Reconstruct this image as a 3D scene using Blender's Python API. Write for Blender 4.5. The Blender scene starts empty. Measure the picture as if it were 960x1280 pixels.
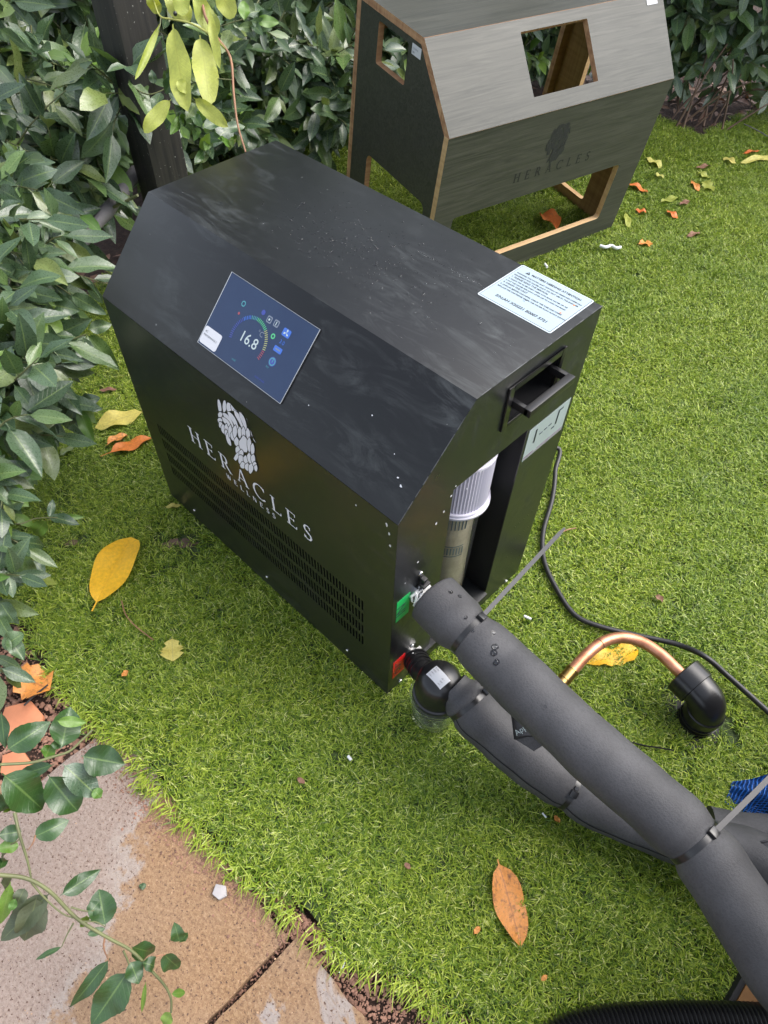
import bpy, bmesh, math, random
import numpy as np
from mathutils import Vector, Matrix, Quaternion
R_ = math.radians
rnd = random.Random(7)
nrs = np.random.RandomState(5)
SC = bpy.context.scene
COL = SC.collection

# ------------------------------------------------------------------ camera
CAMR = Matrix(((0.7107974419553883, 0.7032270114282916, 0.015452084238373909),
               (0.5718102234342328, -0.5648937042012072, -0.5949186258051867),
               (-0.40963406216496345, 0.43170229713481073, -0.8036373944527211)))   # rows: right, down, forward
CAMC = Vector((1.0870167, -0.4249446, 1.2616711))
FPX, CX, CY = 855.1866, 472.1692, 679.8703
cam = bpy.data.cameras.new('camera'); camo = bpy.data.objects.new('camera', cam); COL.objects.link(camo)
m = Matrix((CAMR[0], -CAMR[1], -CAMR[2])).transposed().to_4x4(); m.translation = CAMC
camo.matrix_world = m
cam.sensor_fit = 'VERTICAL'; cam.sensor_height = 24.0; cam.lens = 24.0*FPX/1280
cam.shift_x = (480-CX)/1280; cam.shift_y = (CY-640)/1280
cam.clip_start = 0.02; cam.clip_end = 500
SC.camera = camo

# ------------------------------------------------------------------ light
SUN_EL, SUN_AZ = R_(52), R_(58)          # high sun behind thin cloud, from the back right
w = bpy.data.worlds.new('World'); SC.world = w; w.use_nodes = True
nt = w.node_tree; bg = nt.nodes['Background']
sky = nt.nodes.new('ShaderNodeTexSky'); sky.sky_type = 'NISHITA'; sky.sun_disc = False
sky.sun_elevation = SUN_EL; sky.sun_rotation = R_(90)-SUN_AZ
sky.dust_density = 4.0; sky.air_density = 1.0; sky.ozone_density = 1.0
hs = nt.nodes.new('ShaderNodeHueSaturation'); hs.inputs['Saturation'].default_value = 0.45
nt.links.new(sky.outputs[0], hs.inputs['Color']); nt.links.new(hs.outputs[0], bg.inputs['Color'])
bg.inputs['Strength'].default_value = 0.15
sun = bpy.data.lights.new('sun', 'SUN'); sun.energy = 0.6; sun.angle = R_(60); sun.color = (1.0, 0.97, 0.94)
suno = bpy.data.objects.new('sun', sun); COL.objects.link(suno)
sd = Vector((math.cos(SUN_EL)*math.cos(SUN_AZ), math.cos(SUN_EL)*math.sin(SUN_AZ), math.sin(SUN_EL)))
suno.rotation_mode = 'QUATERNION'; suno.rotation_quaternion = sd.to_track_quat('Z', 'Y')
SC.view_settings.view_transform = 'Standard'; SC.view_settings.look = 'None'
SC.view_settings.exposure = 1.55; SC.view_settings.gamma = 1.0; SC.view_settings.use_curve_mapping = False

# ------------------------------------------------------------------ survey helpers (pixel of the photograph -> point in the garden)
def ray(u, v):
    return CAMR.transposed() @ Vector(((u-CX)/FPX, (v-CY)/FPX, 1.0))
def at(u, v, d):
    return CAMC + ray(u, v)*d
def gz(u, v, z=0.0):
    d = ray(u, v); t = (z-CAMC.z)/d.z; return CAMC + d*t
def pix(p):
    q = CAMR @ (Vector(p)-CAMC)
    return CX+FPX*q.x/q.z, CY+FPX*q.y/q.z, q.z
def sstep(a, b, x):
    t = np.clip((x-a)/(b-a), 0, 1); return t*t*(3-2*t)
def height(x, y):                       # the lawn rises a little towards the back hedge
    x = np.asarray(x, float); y = np.asarray(y, float)
    return 0.105*np.clip(-x-0.0, 0, 1.3)*sstep(0.55, 1.0, y)*(1-sstep(2.2, 3.2, y)*0.7)
def hgt(x, y): return float(height(x, y))
def gl(u, v, lift=0.0):                 # point on the lawn surface
    p = gz(u, v, 0)
    for _ in range(6): p = gz(u, v, hgt(p.x, p.y)+lift)
    return p

# ------------------------------------------------------------------ materials
def mat(name):
    m = bpy.data.materials.new(name); m.use_nodes = True
    return m, m.node_tree, m.node_tree.nodes['Principled BSDF']
def N(nt, t, **kw):
    n = nt.nodes.new(t)
    for k, v in kw.items():
        if k in n.inputs: n.inputs[k].default_value = v
        else: setattr(n, k, v)
    return n
def L(nt, a, b): nt.links.new(a, b)
def ramp(nt, fac, stops):
    r = nt.nodes.new('ShaderNodeValToRGB'); e = r.color_ramp.elements
    while len(e) < len(stops): e.new(0.5)
    for i, (p, c) in enumerate(stops):
        e[i].position = p; e[i].color = (*c, 1) if len(c) == 3 else c
    L(nt, fac, r.inputs[0]); return r.outputs[0]
def coords(nt, kind='Object', scale=(1,1,1), rot=(0,0,0)):
    tc = nt.nodes.new('ShaderNodeTexCoord'); mp = nt.nodes.new('ShaderNodeMapping')
    mp.inputs['Scale'].default_value = scale; mp.inputs['Rotation'].default_value = rot
    L(nt, tc.outputs[kind], mp.inputs[0]); return mp.outputs[0]
def noise(nt, vec, scale, detail=4, rough=0.55, dist=0.0):
    n = N(nt, 'ShaderNodeTexNoise', Scale=scale, Detail=detail, Roughness=rough, Distortion=dist)
    if vec is not None: L(nt, vec, n.inputs['Vector'])
    return n.outputs['Fac']
def bump(nt, b, fac, strength, dist):
    n = N(nt, 'ShaderNodeBump', Strength=strength, Distance=dist); L(nt, fac, n.inputs['Height'])
    L(nt, n.outputs[0], b.inputs['Normal']); return n
def mix(nt, fac, a, b, mode='MIX'):
    n = nt.nodes.new('ShaderNodeMix'); n.data_type = 'RGBA'; n.blend_type = mode
    if isinstance(fac, (int, float)): n.inputs[0].default_value = fac
    else: L(nt, fac, n.inputs[0])
    for i, x in ((6, a), (7, b)):
        if isinstance(x, (tuple, list)): n.inputs[i].default_value = (*x[:3], 1)
        else: L(nt, x, n.inputs[i])
    return n.outputs[2]
def mth(nt, op, a, b=None, c=None):
    n = nt.nodes.new('ShaderNodeMath'); n.operation = op
    for i, x in enumerate((a, b, c)):
        if x is None: continue
        if isinstance(x, (int, float)): n.inputs[i].default_value = x
        else: L(nt, x, n.inputs[i])
    return n.outputs[0]
def simple(name, col, rough=0.5, metal=0.0, spec=0.5, nscale=None, nstr=0.1, ndist=0.001, var=0.0, coat=0.0, emit=0.0):
    m, nt, b = mat(name)
    b.inputs['Base Color'].default_value = (*col, 1); b.inputs['Roughness'].default_value = rough
    b.inputs['Metallic'].default_value = metal; b.inputs['Specular IOR Level'].default_value = spec
    b.inputs['Coat Weight'].default_value = coat
    if emit:
        b.inputs['Emission Color'].default_value = (*col, 1); b.inputs['Emission Strength'].default_value = emit
    v = coords(nt)
    if var:
        f = noise(nt, v, (nscale or 20)*0.4, 5)
        c = ramp(nt, f, [(0.3, tuple(x*(1-var) for x in col)), (0.7, tuple(min(1, x*(1+var)) for x in col))])
        L(nt, c, b.inputs['Base Color'])
    if nscale: bump(nt, b, noise(nt, v, nscale, 3), nstr, ndist)
    return m

def make_coated(name, dusty):
    """powder coated black sheet with rubbed streaks, dust and chips"""
    m, nt, b = mat(name)
    v = coords(nt)
    v2 = coords(nt, scale=(5, 20, 14), rot=(0, 0, R_(-24)))
    st = noise(nt, v2, 1.6, 8, 0.72, 1.1)
    blot = noise(nt, v, 4.5, 4, 0.6, 0.8)
    s = mth(nt, 'MULTIPLY', ramp(nt, st, [(0.48, (0,0,0)), (0.72, (1,1,1))]), ramp(nt, blot, [(0.46, (0.12,0.12,0.12)), (0.62, (1,1,1))]))
    fine = noise(nt, v, 900, 2)
    base = mix(nt, mth(nt, 'MULTIPLY', s, dusty), (0.0080, 0.0090, 0.0100), (0.050, 0.056, 0.058))
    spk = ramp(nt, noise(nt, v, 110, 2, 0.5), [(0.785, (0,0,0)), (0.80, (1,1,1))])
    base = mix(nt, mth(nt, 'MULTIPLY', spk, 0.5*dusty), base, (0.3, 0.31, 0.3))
    L(nt, base, b.inputs['Base Color'])
    rr = mth(nt, 'ADD', mth(nt, 'MULTIPLY', s, 0.2), mth(nt, 'MULTIPLY', noise(nt, v, 9, 5), 0.16))
    L(nt, mth(nt, 'ADD', rr, 0.23), b.inputs['Roughness'])
    b.inputs['Specular IOR Level'].default_value = 0.34 if dusty > 0.5 else 0.9
    bump(nt, b, fine, 0.12, 0.0004)
    return m
M = {}
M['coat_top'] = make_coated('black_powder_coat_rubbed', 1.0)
M['coat'] = make_coated('black_powder_coat', 0.25)
M['inside'] = simple('dark_inside', (0.006, 0.006, 0.007), 0.7)
M['plastic'] = simple('black_plastic', (0.012, 0.012, 0.013), 0.28, nscale=300, nstr=0.05)
M['plastic_matt'] = simple('black_matt_plastic', (0.014, 0.014, 0.015), 0.45)
M['white_print'] = simple('white_print', (0.70, 0.71, 0.76), 0.5, var=0.05, nscale=60)
M['ink'] = simple('black_ink', (0.012, 0.015, 0.02), 0.5)
M['ink_soft'] = simple('grey_ink', (0.05, 0.065, 0.08), 0.5)
M['label'] = simple('pale_blue_label', (0.31, 0.385, 0.44), 0.32, var=0.04, nscale=30)
M['label_border'] = simple('label_white_rim', (0.48, 0.54, 0.58), 0.4)
M['white_label'] = simple('white_label', (0.58, 0.59, 0.62), 0.45)
M['grey_label'] = simple('grey_green_label', (0.30, 0.36, 0.36), 0.35, var=0.08, nscale=40)
M['purple_ink'] = simple('purple_ink', (0.16, 0.09, 0.14), 0.5)
M['green_label'] = simple('green_label', (0.01, 0.42, 0.10), 0.4, var=0.1, nscale=40)
M['red_label'] = simple('red_label', (0.62, 0.012, 0.015), 0.4, var=0.1, nscale=40)
M['steel'] = simple('steel', (0.55, 0.55, 0.55), 0.28, metal=1.0, nscale=120, nstr=0.15)
M['steel_dark'] = simple('dark_steel', (0.10, 0.10, 0.105), 0.3, metal=0.6)
M['brass'] = simple('brass', (0.55, 0.36, 0.13), 0.3, metal=1.0)
M['ptfe'] = simple('thread_tape', (0.75, 0.75, 0.74), 0.6, nscale=150, nstr=0.6, ndist=0.002)
M['cap_white'] = simple('white_filter_cap', (0.62, 0.60, 0.68), 0.4)
def make_copper():
    m, nt, b = mat('copper_pipe'); v = coords(nt)
    f = noise(nt, v, 30, 5)
    L(nt, ramp(nt, f, [(0.3, (0.42, 0.17, 0.09)), (0.55, (0.66, 0.31, 0.19)), (0.8, (0.72, 0.42, 0.30))]), b.inputs['Base Color'])
    b.inputs['Metallic'].default_value = 0.75; b.inputs['Roughness'].default_value = 0.42
    bump(nt, b, noise(nt, v, 200, 3), 0.1, 0.0006); return m
M['copper'] = make_copper()
def make_foam():
    m, nt, b = mat('grey_foam_insulation'); v = coords(nt)
    f = noise(nt, v, 18, 5); g = noise(nt, v, 330, 3, 0.8)
    c = ramp(nt, f, [(0.3, (0.044, 0.044, 0.047)), (0.7, (0.068, 0.068, 0.073))])
    c = mix(nt, mth(nt, 'MULTIPLY', ramp(nt, g, [(0.38, (1,1,1)), (0.52, (0,0,0))]), 0.45), c, (0.026, 0.026, 0.028))
    L(nt, c, b.inputs['Base Color'])
    b.inputs['Roughness'].default_value = 0.62; b.inputs['Specular IOR Level'].default_value = 0.4
    bump(nt, b, g, 0.4, 0.0015); return m
M['foam'] = make_foam()
M['foam_cut'] = simple('foam_seam', (0.008, 0.008, 0.009), 0.9)
M['foam_wet'] = simple('wet_spot', (0.012, 0.012, 0.014), 0.15)
def make_glass(name, tint, alpha_rough=0.05, trans=0.9):
    m, nt, b = mat(name)
    b.inputs['Base Color'].default_value = (*tint, 1); b.inputs['Transmission Weight'].default_value = trans
    b.inputs['Roughness'].default_value = alpha_rough; b.inputs['IOR'].default_value = 1.33 if name == 'water' else 1.15
    return m
M['water'] = make_glass('water', (0.95, 0.97, 1.0), 0.0, 1.0)
M['clear'] = make_glass('smoky_clear_plastic', (0.86, 0.9, 0.86), 0.03, 0.97)
M['filter_core'] = simple('filter_cartridge', (0.40, 0.35, 0.26), 0.6, nscale=90, nstr=0.4, ndist=0.002, var=0.15)
M['filter_mark'] = simple('filter_mark', (0.10, 0.14, 0.16), 0.5)
def make_screen():
    m, nt, b = mat('screen_glass'); v = coords(nt)
    b.inputs['Base Color'].default_value = (0.012, 0.022, 0.05, 1); b.inputs['Roughness'].default_value = 0.10
    b.inputs['Specular IOR Level'].default_value = 0.42
    c = ramp(nt, noise(nt, v, 14, 4), [(0.3, (0.010, 0.026, 0.085)), (0.75, (0.022, 0.052, 0.125))])
    L(nt, c, b.inputs['Emission Color']); b.inputs['Emission Strength'].default_value = 0.17
    return m
M['screen'] = make_screen()
def glow(name, c, e=1.0):
    m, nt, b = mat(name); b.inputs['Base Color'].default_value = (0.02, 0.02, 0.03, 1)
    b.inputs['Emission Color'].default_value = (*c, 1); b.inputs['Emission Strength'].default_value = e
    b.inputs['Roughness'].default_value = 0.2; return m
M['g_white'] = glow('lit_digits', (0.50, 0.62, 0.66), 0.36)
M['g_grey'] = glow('lit_grey', (0.22, 0.28, 0.38), 0.3)
M['g_blue'] = glow('lit_blue', (0.03, 0.14, 0.62), 0.38)
M['g_dblue'] = glow('lit_deep_blue', (0.025, 0.05, 0.32), 0.4)
M['g_cyan'] = glow('lit_teal', (0.06, 0.34, 0.42), 0.32)
M['g_green'] = glow('lit_green', (0.06, 0.42, 0.18), 0.45)
M['g_yellow'] = glow('lit_yellow', (0.36, 0.40, 0.16), 0.38)
M['g_red'] = glow('lit_red', (0.40, 0.06, 0.08), 0.3)

def make_laminate():
    """black phenolic faced plywood, wood grain telegraphing through"""
    m, nt, b = mat('black_faced_plywood')
    v = coords(nt, scale=(3.0, 70, 70)); v1 = coords(nt)
    g = noise(nt, v, 1.3, 7, 0.62, 1.6); f = noise(nt, v1, 7, 4)
    c = ramp(nt, g, [(0.35, (0.034, 0.036, 0.029)), (0.65, (0.066, 0.066, 0.054))])
    L(nt, c, b.inputs['Base Color'])
    L(nt, mth(nt, 'ADD', mth(nt, 'MULTIPLY', f, 0.18), 0.27), b.inputs['Roughness'])
    b.inputs['Specular IOR Level'].default_value = 0.33
    b.inputs['Coat Weight'].default_value = 0.0; b.inputs['Coat Roughness'].default_value = 0.35
    bump(nt, b, g, 0.14, 0.0015); return m
M['laminate'] = make_laminate()
def make_ply(name, a, c2, rough=0.6):
    m, nt, b = mat(name)
    v = coords(nt, scale=(3, 3, 40)); v2 = coords(nt, scale=(2, 40, 3))
    g = noise(nt, v, 2, 5); h = noise(nt, v2, 2, 6, 0.6, 0.8)
    c = ramp(nt, mth(nt, 'MULTIPLY', mth(nt, 'ADD', g, h), 0.5), [(0.35, a), (0.62, c2)])
    L(nt, c, b.inputs['Base Color']); b.inputs['Roughness'].default_value = rough
    bump(nt, b, g, 0.2, 0.001); return m
M['ply_edge'] = make_ply('plywood_edge', (0.24, 0.11, 0.055), (0.50, 0.30, 0.16))
M['ply_pale'] = make_ply('pale_plywood_edge', (0.42, 0.26, 0.12), (0.62, 0.42, 0.22))
M['ply_face'] = make_ply('oiled_plywood_inner_face', (0.20, 0.105, 0.03), (0.32, 0.19, 0.065))
M['engrave'] = simple('engraved_black', (0.012, 0.014, 0.011), 0.75)
M['tub_wood'] = make_ply('stained_wood', (0.15, 0.060, 0.008), (0.24, 0.105, 0.014))

def make_leaf(name, cols, sheen=0.32, veins=0.5, transl=0.18, mid=(0.22, 0.30, 0.10), spots=0.0):
    """cols: list of colours picked per leaf.  UV: u across (-1..1), v along (0..1)"""
    m, nt, b = mat(name)
    at_ = nt.nodes.new('ShaderNodeAttribute'); at_.attribute_name = 'rnd'
    oi = nt.nodes.new('ShaderNodeObjectInfo')
    r = mth(nt, 'FRACT', mth(nt, 'ADD', at_.outputs['Fac'], oi.outputs['Random']))
    st = [(i/(max(1, len(cols)-1)), c) for i, c in enumerate(cols)]
    base = ramp(nt, r, st)
    uv = nt.nodes.new('ShaderNodeUVMap'); uv.uv_map = 'UVMap'
    sx = nt.nodes.new('ShaderNodeSeparateXYZ'); L(nt, uv.outputs[0], sx.inputs[0])
    au = mth(nt, 'ABSOLUTE', mth(nt, 'SUBTRACT', mth(nt, 'MULTIPLY', sx.outputs[0], 2), 1))
    vv = mth(nt, 'SUBTRACT', sx.outputs[1], mth(nt, 'MULTIPLY', au, 0.16))
    w = mth(nt, 'SINE', mth(nt, 'MULTIPLY', vv, 62.0))
    vein = ramp(nt, w, [(0.86, (0,0,0)), (0.99, (1,1,1))])
    midr = ramp(nt, au, [(0.03, (1,1,1)), (0.075, (0,0,0))])
    nz = noise(nt, coords(nt), 26, 4)
    base = mix(nt, 0.35, base, ramp(nt, nz, [(0.3, (0.35,0.35,0.35)), (0.7, (1,1,1))]), 'MULTIPLY')
    c = mix(nt, mth(nt, 'MULTIPLY', vein, 0.11*veins), base, mid)
    c = mix(nt, mth(nt, 'MULTIPLY', midr, 0.85*veins), c, mid)
    if spots:
        sp = ramp(nt, noise(nt, coords(nt), 11, 6, 0.7), [(0.50, (0,0,0)), (0.68, (1,1,1))])
        c = mix(nt, mth(nt, 'MULTIPLY', sp, spots), c, (0.13, 0.045, 0.015))
    L(nt, c, b.inputs['Base Color'])
    L(nt, mth(nt, 'ADD', mth(nt, 'MULTIPLY', nz, 0.25), sheen), b.inputs['Roughness'])
    b.inputs['Specular IOR Level'].default_value = 0.8
    hmap = mth(nt, 'ADD', mth(nt, 'MULTIPLY', vein, -0.35), mth(nt, 'MULTIPLY', nz, 0.8))
    bump(nt, b, hmap, 0.35, 0.0016)
    tr = nt.nodes.new('ShaderNodeBsdfTranslucent'); L(nt, mix(nt, 1.0, c, (1.0, 1.0, 0.45), 'MULTIPLY'), tr.inputs[0])
    ms = nt.nodes.new('ShaderNodeMixShader'); ms.inputs[0].default_value = transl
    out = nt.nodes['Material Output']
    L(nt, b.outputs[0], ms.inputs[1]); L(nt, tr.outputs[0], ms.inputs[2]); L(nt, ms.outputs[0], out.inputs[0])
    return m
DARKG = [(0.048, 0.092, 0.041), (0.081, 0.144, 0.063), (0.057, 0.103, 0.052), (0.115, 0.184, 0.086), (0.063, 0.115, 0.052), (0.138, 0.230, 0.063), (0.069, 0.127, 0.057), (0.052, 0.092, 0.046), (0.098, 0.161, 0.098), (0.063, 0.121, 0.046), (0.218, 0.276, 0.081), (0.081, 0.132, 0.069)]
M['leaf'] = make_leaf('laurel_leaf', DARKG, 0.17, 0.7)
M['leaf_hi'] = make_leaf('young_leaf', [(0.09, 0.21, 0.03), (0.14, 0.27, 0.035), (0.20, 0.32, 0.05)], 0.3, 0.6, 0.3)
M['leaf_dark'] = make_leaf('near_leaf', [(0.022, 0.062, 0.014), (0.036, 0.092, 0.020), (0.028, 0.075, 0.018)], 0.24, 0.55, 0.12, (0.16, 0.25, 0.07))
M['leaf_lime'] = make_leaf('yellow_green_leaf', [(0.40, 0.45, 0.07), (0.46, 0.50, 0.09), (0.36, 0.44, 0.07)], 0.42, 0.45, 0.35, (0.30, 0.30, 0.04))
M['leaf_yellow'] = make_leaf('fallen_yellow_leaf', [(0.95, 0.52, 0.006), (0.95, 0.56, 0.008)], 0.45, 0.25, 0.15, (0.62, 0.28, 0.01), 0.12)
M['leaf_orange'] = make_leaf('fallen_orange_leaf', [(0.72, 0.16, 0.02), (0.75, 0.22, 0.03)], 0.45, 0.4, 0.12, (0.35, 0.10, 0.03), 0.35)
M['leaf_rust'] = make_leaf('fallen_rust_leaf', [(0.78, 0.31, 0.05), (0.70, 0.26, 0.05)], 0.45, 0.6, 0.1, (0.30, 0.10, 0.03), 0.85)
M['leaf_pale'] = make_leaf('fallen_pale_leaf', [(0.68, 0.58, 0.13), (0.60, 0.58, 0.14)], 0.5, 0.4, 0.2, (0.3, 0.28, 0.1), 0.25)
M['leaf_brown'] = make_leaf('fallen_brown_leaf', [(0.26, 0.13, 0.07), (0.22, 0.10, 0.06)], 0.55, 0.4, 0.1, (0.14, 0.06, 0.03), 0.4)
M['bark'] = simple('brown_bark', (0.12, 0.075, 0.05), 0.75, nscale=60, nstr=0.6, ndist=0.004, var=0.35)
M['grey_bark'] = simple('grey_bark', (0.15, 0.14, 0.145), 0.7, nscale=45, nstr=0.5, ndist=0.004, var=0.3)
M['twig'] = simple('green_twig', (0.115, 0.125, 0.050), 0.55, nscale=80, nstr=0.2, var=0.3)
M['twig_red'] = simple('reddish_twig', (0.26, 0.13, 0.07), 0.6, nscale=80, nstr=0.3, var=0.3)

def make_blade():
    m, nt, b = mat('turf_blade')
    at_ = nt.nodes.new('ShaderNodeAttribute'); at_.attribute_name = 'rnd'
    ob = coords(nt, 'Generated')
    geo = nt.nodes.new('ShaderNodeNewGeometry')
    big = N(nt, 'ShaderNodeTexNoise', Scale=2.6, Detail=3.0); L(nt, geo.outputs['Position'], big.inputs['Vector'])
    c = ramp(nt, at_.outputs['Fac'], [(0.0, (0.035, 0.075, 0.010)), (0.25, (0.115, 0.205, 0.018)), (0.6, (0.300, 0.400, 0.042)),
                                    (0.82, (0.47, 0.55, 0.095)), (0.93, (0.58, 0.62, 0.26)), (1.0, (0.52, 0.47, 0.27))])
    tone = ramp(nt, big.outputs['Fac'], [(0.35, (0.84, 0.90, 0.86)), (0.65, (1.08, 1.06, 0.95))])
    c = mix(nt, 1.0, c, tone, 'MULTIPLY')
    L(nt, c, b.inputs['Base Color']); b.inputs['Roughness'].default_value = 0.42
    b.inputs['Specular IOR Level'].default_value = 0.4
    tr = nt.nodes.new('ShaderNodeBsdfTranslucent'); L(nt, c, tr.inputs[0])
    ms = nt.nodes.new('ShaderNodeMixShader'); ms.inputs[0].default_value = 0.28
    L(nt, b.outputs[0], ms.inputs[1]); L(nt, tr.outputs[0], ms.inputs[2]); L(nt, ms.outputs[0], nt.nodes['Material Output'].inputs[0])
    return m
M['blade'] = make_blade()
def make_base():
    m, nt, b = mat('turf_backing'); v = coords(nt)
    f = noise(nt, v, 160, 4); L(nt, ramp(nt, f, [(0.3, (0.020, 0.035, 0.010)), (0.7, (0.065, 0.095, 0.024))]), b.inputs['Base Color'])
    b.inputs['Roughness'].default_value = 0.9; bump(nt, b, f, 0.8, 0.006); return m
M['turf_base'] = make_base()
def make_soil():
    m, nt, b = mat('soil'); v = coords(nt)
    f = noise(nt, v, 55, 7, 0.7); g = noise(nt, v, 4, 3)
    c = ramp(nt, f, [(0.25, (0.020, 0.011, 0.008)), (0.5, (0.060, 0.032, 0.022)), (0.78, (0.15, 0.085, 0.06))])
    L(nt, mix(nt, g, c, (0.035, 0.02, 0.015)), b.inputs['Base Color']); b.inputs['Roughness'].default_value = 0.95
    bump(nt, b, f, 1.0, 0.012); return m
M['soil'] = make_soil()
def make_slab(name, stained):
    m, nt, b = mat(name); v = coords(nt)
    a = noise(nt, v, 260, 3, 0.7); p = noise(nt, v, 150, 5, 0.85); q = noise(nt, v, 5, 5, 0.6, 0.4)
    c = ramp(nt, p, [(0.28, (0.12, 0.050, 0.026)), (0.42, (0.29, 0.165, 0.085)), (0.56, (0.43, 0.265, 0.14)), (0.74, (0.56, 0.39, 0.24))])
    c = mix(nt, mth(nt, 'MULTIPLY', ramp(nt, q, [(0.35, (0,0,0)), (0.7, (1,1,1))]), 0.35), c, (0.42, 0.31, 0.23))
    # lime bloom with an uneven outline over the left part of the slab
    sx = nt.nodes.new('ShaderNodeSeparateXYZ'); L(nt, coords(nt), sx.inputs[0])
    if stained:
        ln = mth(nt, 'ADD', mth(nt, 'MULTIPLY', sx.outputs[0], -1.0), mth(nt, 'MULTIPLY', sx.outputs[1], -0.55))
        ln = mth(nt, 'ADD', mth(nt, 'ADD', ln, 0.6), mth(nt, 'MULTIPLY', noise(nt, v, 8, 9, 0.72), 0.30))
        msk = ramp(nt, ln, [(stained-.01, (0,0,0)), (stained+0.035, (1,1,1))])
        rim = ramp(nt, ln, [(stained-0.004, (0,0,0)), (stained+0.012, (1,1,1)), (stained+0.04, (0,0,0))])
    else:
        nn = noise(nt, v, 7, 5, 0.6, 0.6); msk = ramp(nt, nn, [(0.56, (0,0,0)), (0.60, (1,1,1))]); rim = ramp(nt, nn, [(0.555, (0,0,0)), (0.59, (1,1,1)), (0.66, (0,0,0))])
    grey = ramp(nt, p, [(0.25, (0.17, 0.115, 0.095)), (0.5, (0.38, 0.305, 0.27)), (0.8, (0.52, 0.455, 0.42))])
    c = mix(nt, mth(nt, 'MULTIPLY', msk, 0.82), c, grey)
    c = mix(nt, mth(nt, 'MULTIPLY', rim, 0.6), c, (0.48, 0.44, 0.42))
    cr = noise(nt, v, 210, 2, 0.5)
    c = mix(nt, ramp(nt, cr, [(0.62, (0,0,0)), (0.68, (1,1,1))]), c, (0.13, 0.07, 0.05))
    L(nt, c, b.inputs['Base Color']); b.inputs['Roughness'].default_value = 0.85
    bump(nt, b, mth(nt, 'ADD', p, mth(nt, 'MULTIPLY', a, 0.5)), 1.0, 0.006); return m
M['slab'] = make_slab('sandy_slab_with_lime_bloom', 0.41)
M['slab2'] = make_slab('sandy_slab', 0)
M['grit'] = simple('reddish_grit', (0.24, 0.13, 0.09), 0.9, nscale=90, nstr=0.4, var=0.5)
M['terracotta'] = simple('terracotta', (0.52, 0.20, 0.10), 0.75, nscale=70, nstr=0.3, ndist=0.002, var=0.15)
M['pebble'] = simple('grey_pebble', (0.38, 0.36, 0.36), 0.7, nscale=60, nstr=0.4, ndist=0.003, var=0.2)
M['paper'] = simple('white_scrap', (0.72, 0.74, 0.74), 0.6, nscale=100, nstr=0.3, var=0.1)
def make_post():
    m, nt, b = mat('dark_stained_post')
    v = coords(nt, scale=(40, 40, 1.6)); g = noise(nt, v, 2, 6, 0.6); s = noise(nt, coords(nt), 150, 2)
    c = ramp(nt, g, [(0.3, (0.010, 0.010, 0.012)), (0.7, (0.040, 0.036, 0.032))])
    c = mix(nt, ramp(nt, s, [(0.70, (0,0,0)), (0.74, (1,1,1))]), c, (0.28, 0.28, 0.26))
    L(nt, c, b.inputs['Base Color']); b.inputs['Roughness'].default_value = 0.55; bump(nt, b, g, 0.3, 0.002); return m
M['post'] = make_post()
def make_mesh_blue():
    m, nt, b = mat('blue_woven_mesh'); v = coords(nt, 'UV', scale=(1, 1, 1))
    uv = nt.nodes.new('ShaderNodeSeparateXYZ'); L(nt, v, uv.inputs[0])
    a = mth(nt, 'SINE', mth(nt, 'MULTIPLY', uv.outputs[0], 300)); c_ = mth(nt, 'SINE', mth(nt, 'MULTIPLY', uv.outputs[1], 300))
    mx = mth(nt, 'MAXIMUM', a, c_)
    L(nt, ramp(nt, mx, [(0.3, (0.003, 0.02, 0.09)), (0.8, (0.012, 0.13, 0.52))]), b.inputs['Base Color'])
    b.inputs['Roughness'].default_value = 0.4; bump(nt, b, mx, 0.8, 0.003); return m
M['blue_mesh'] = make_mesh_blue()

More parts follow.
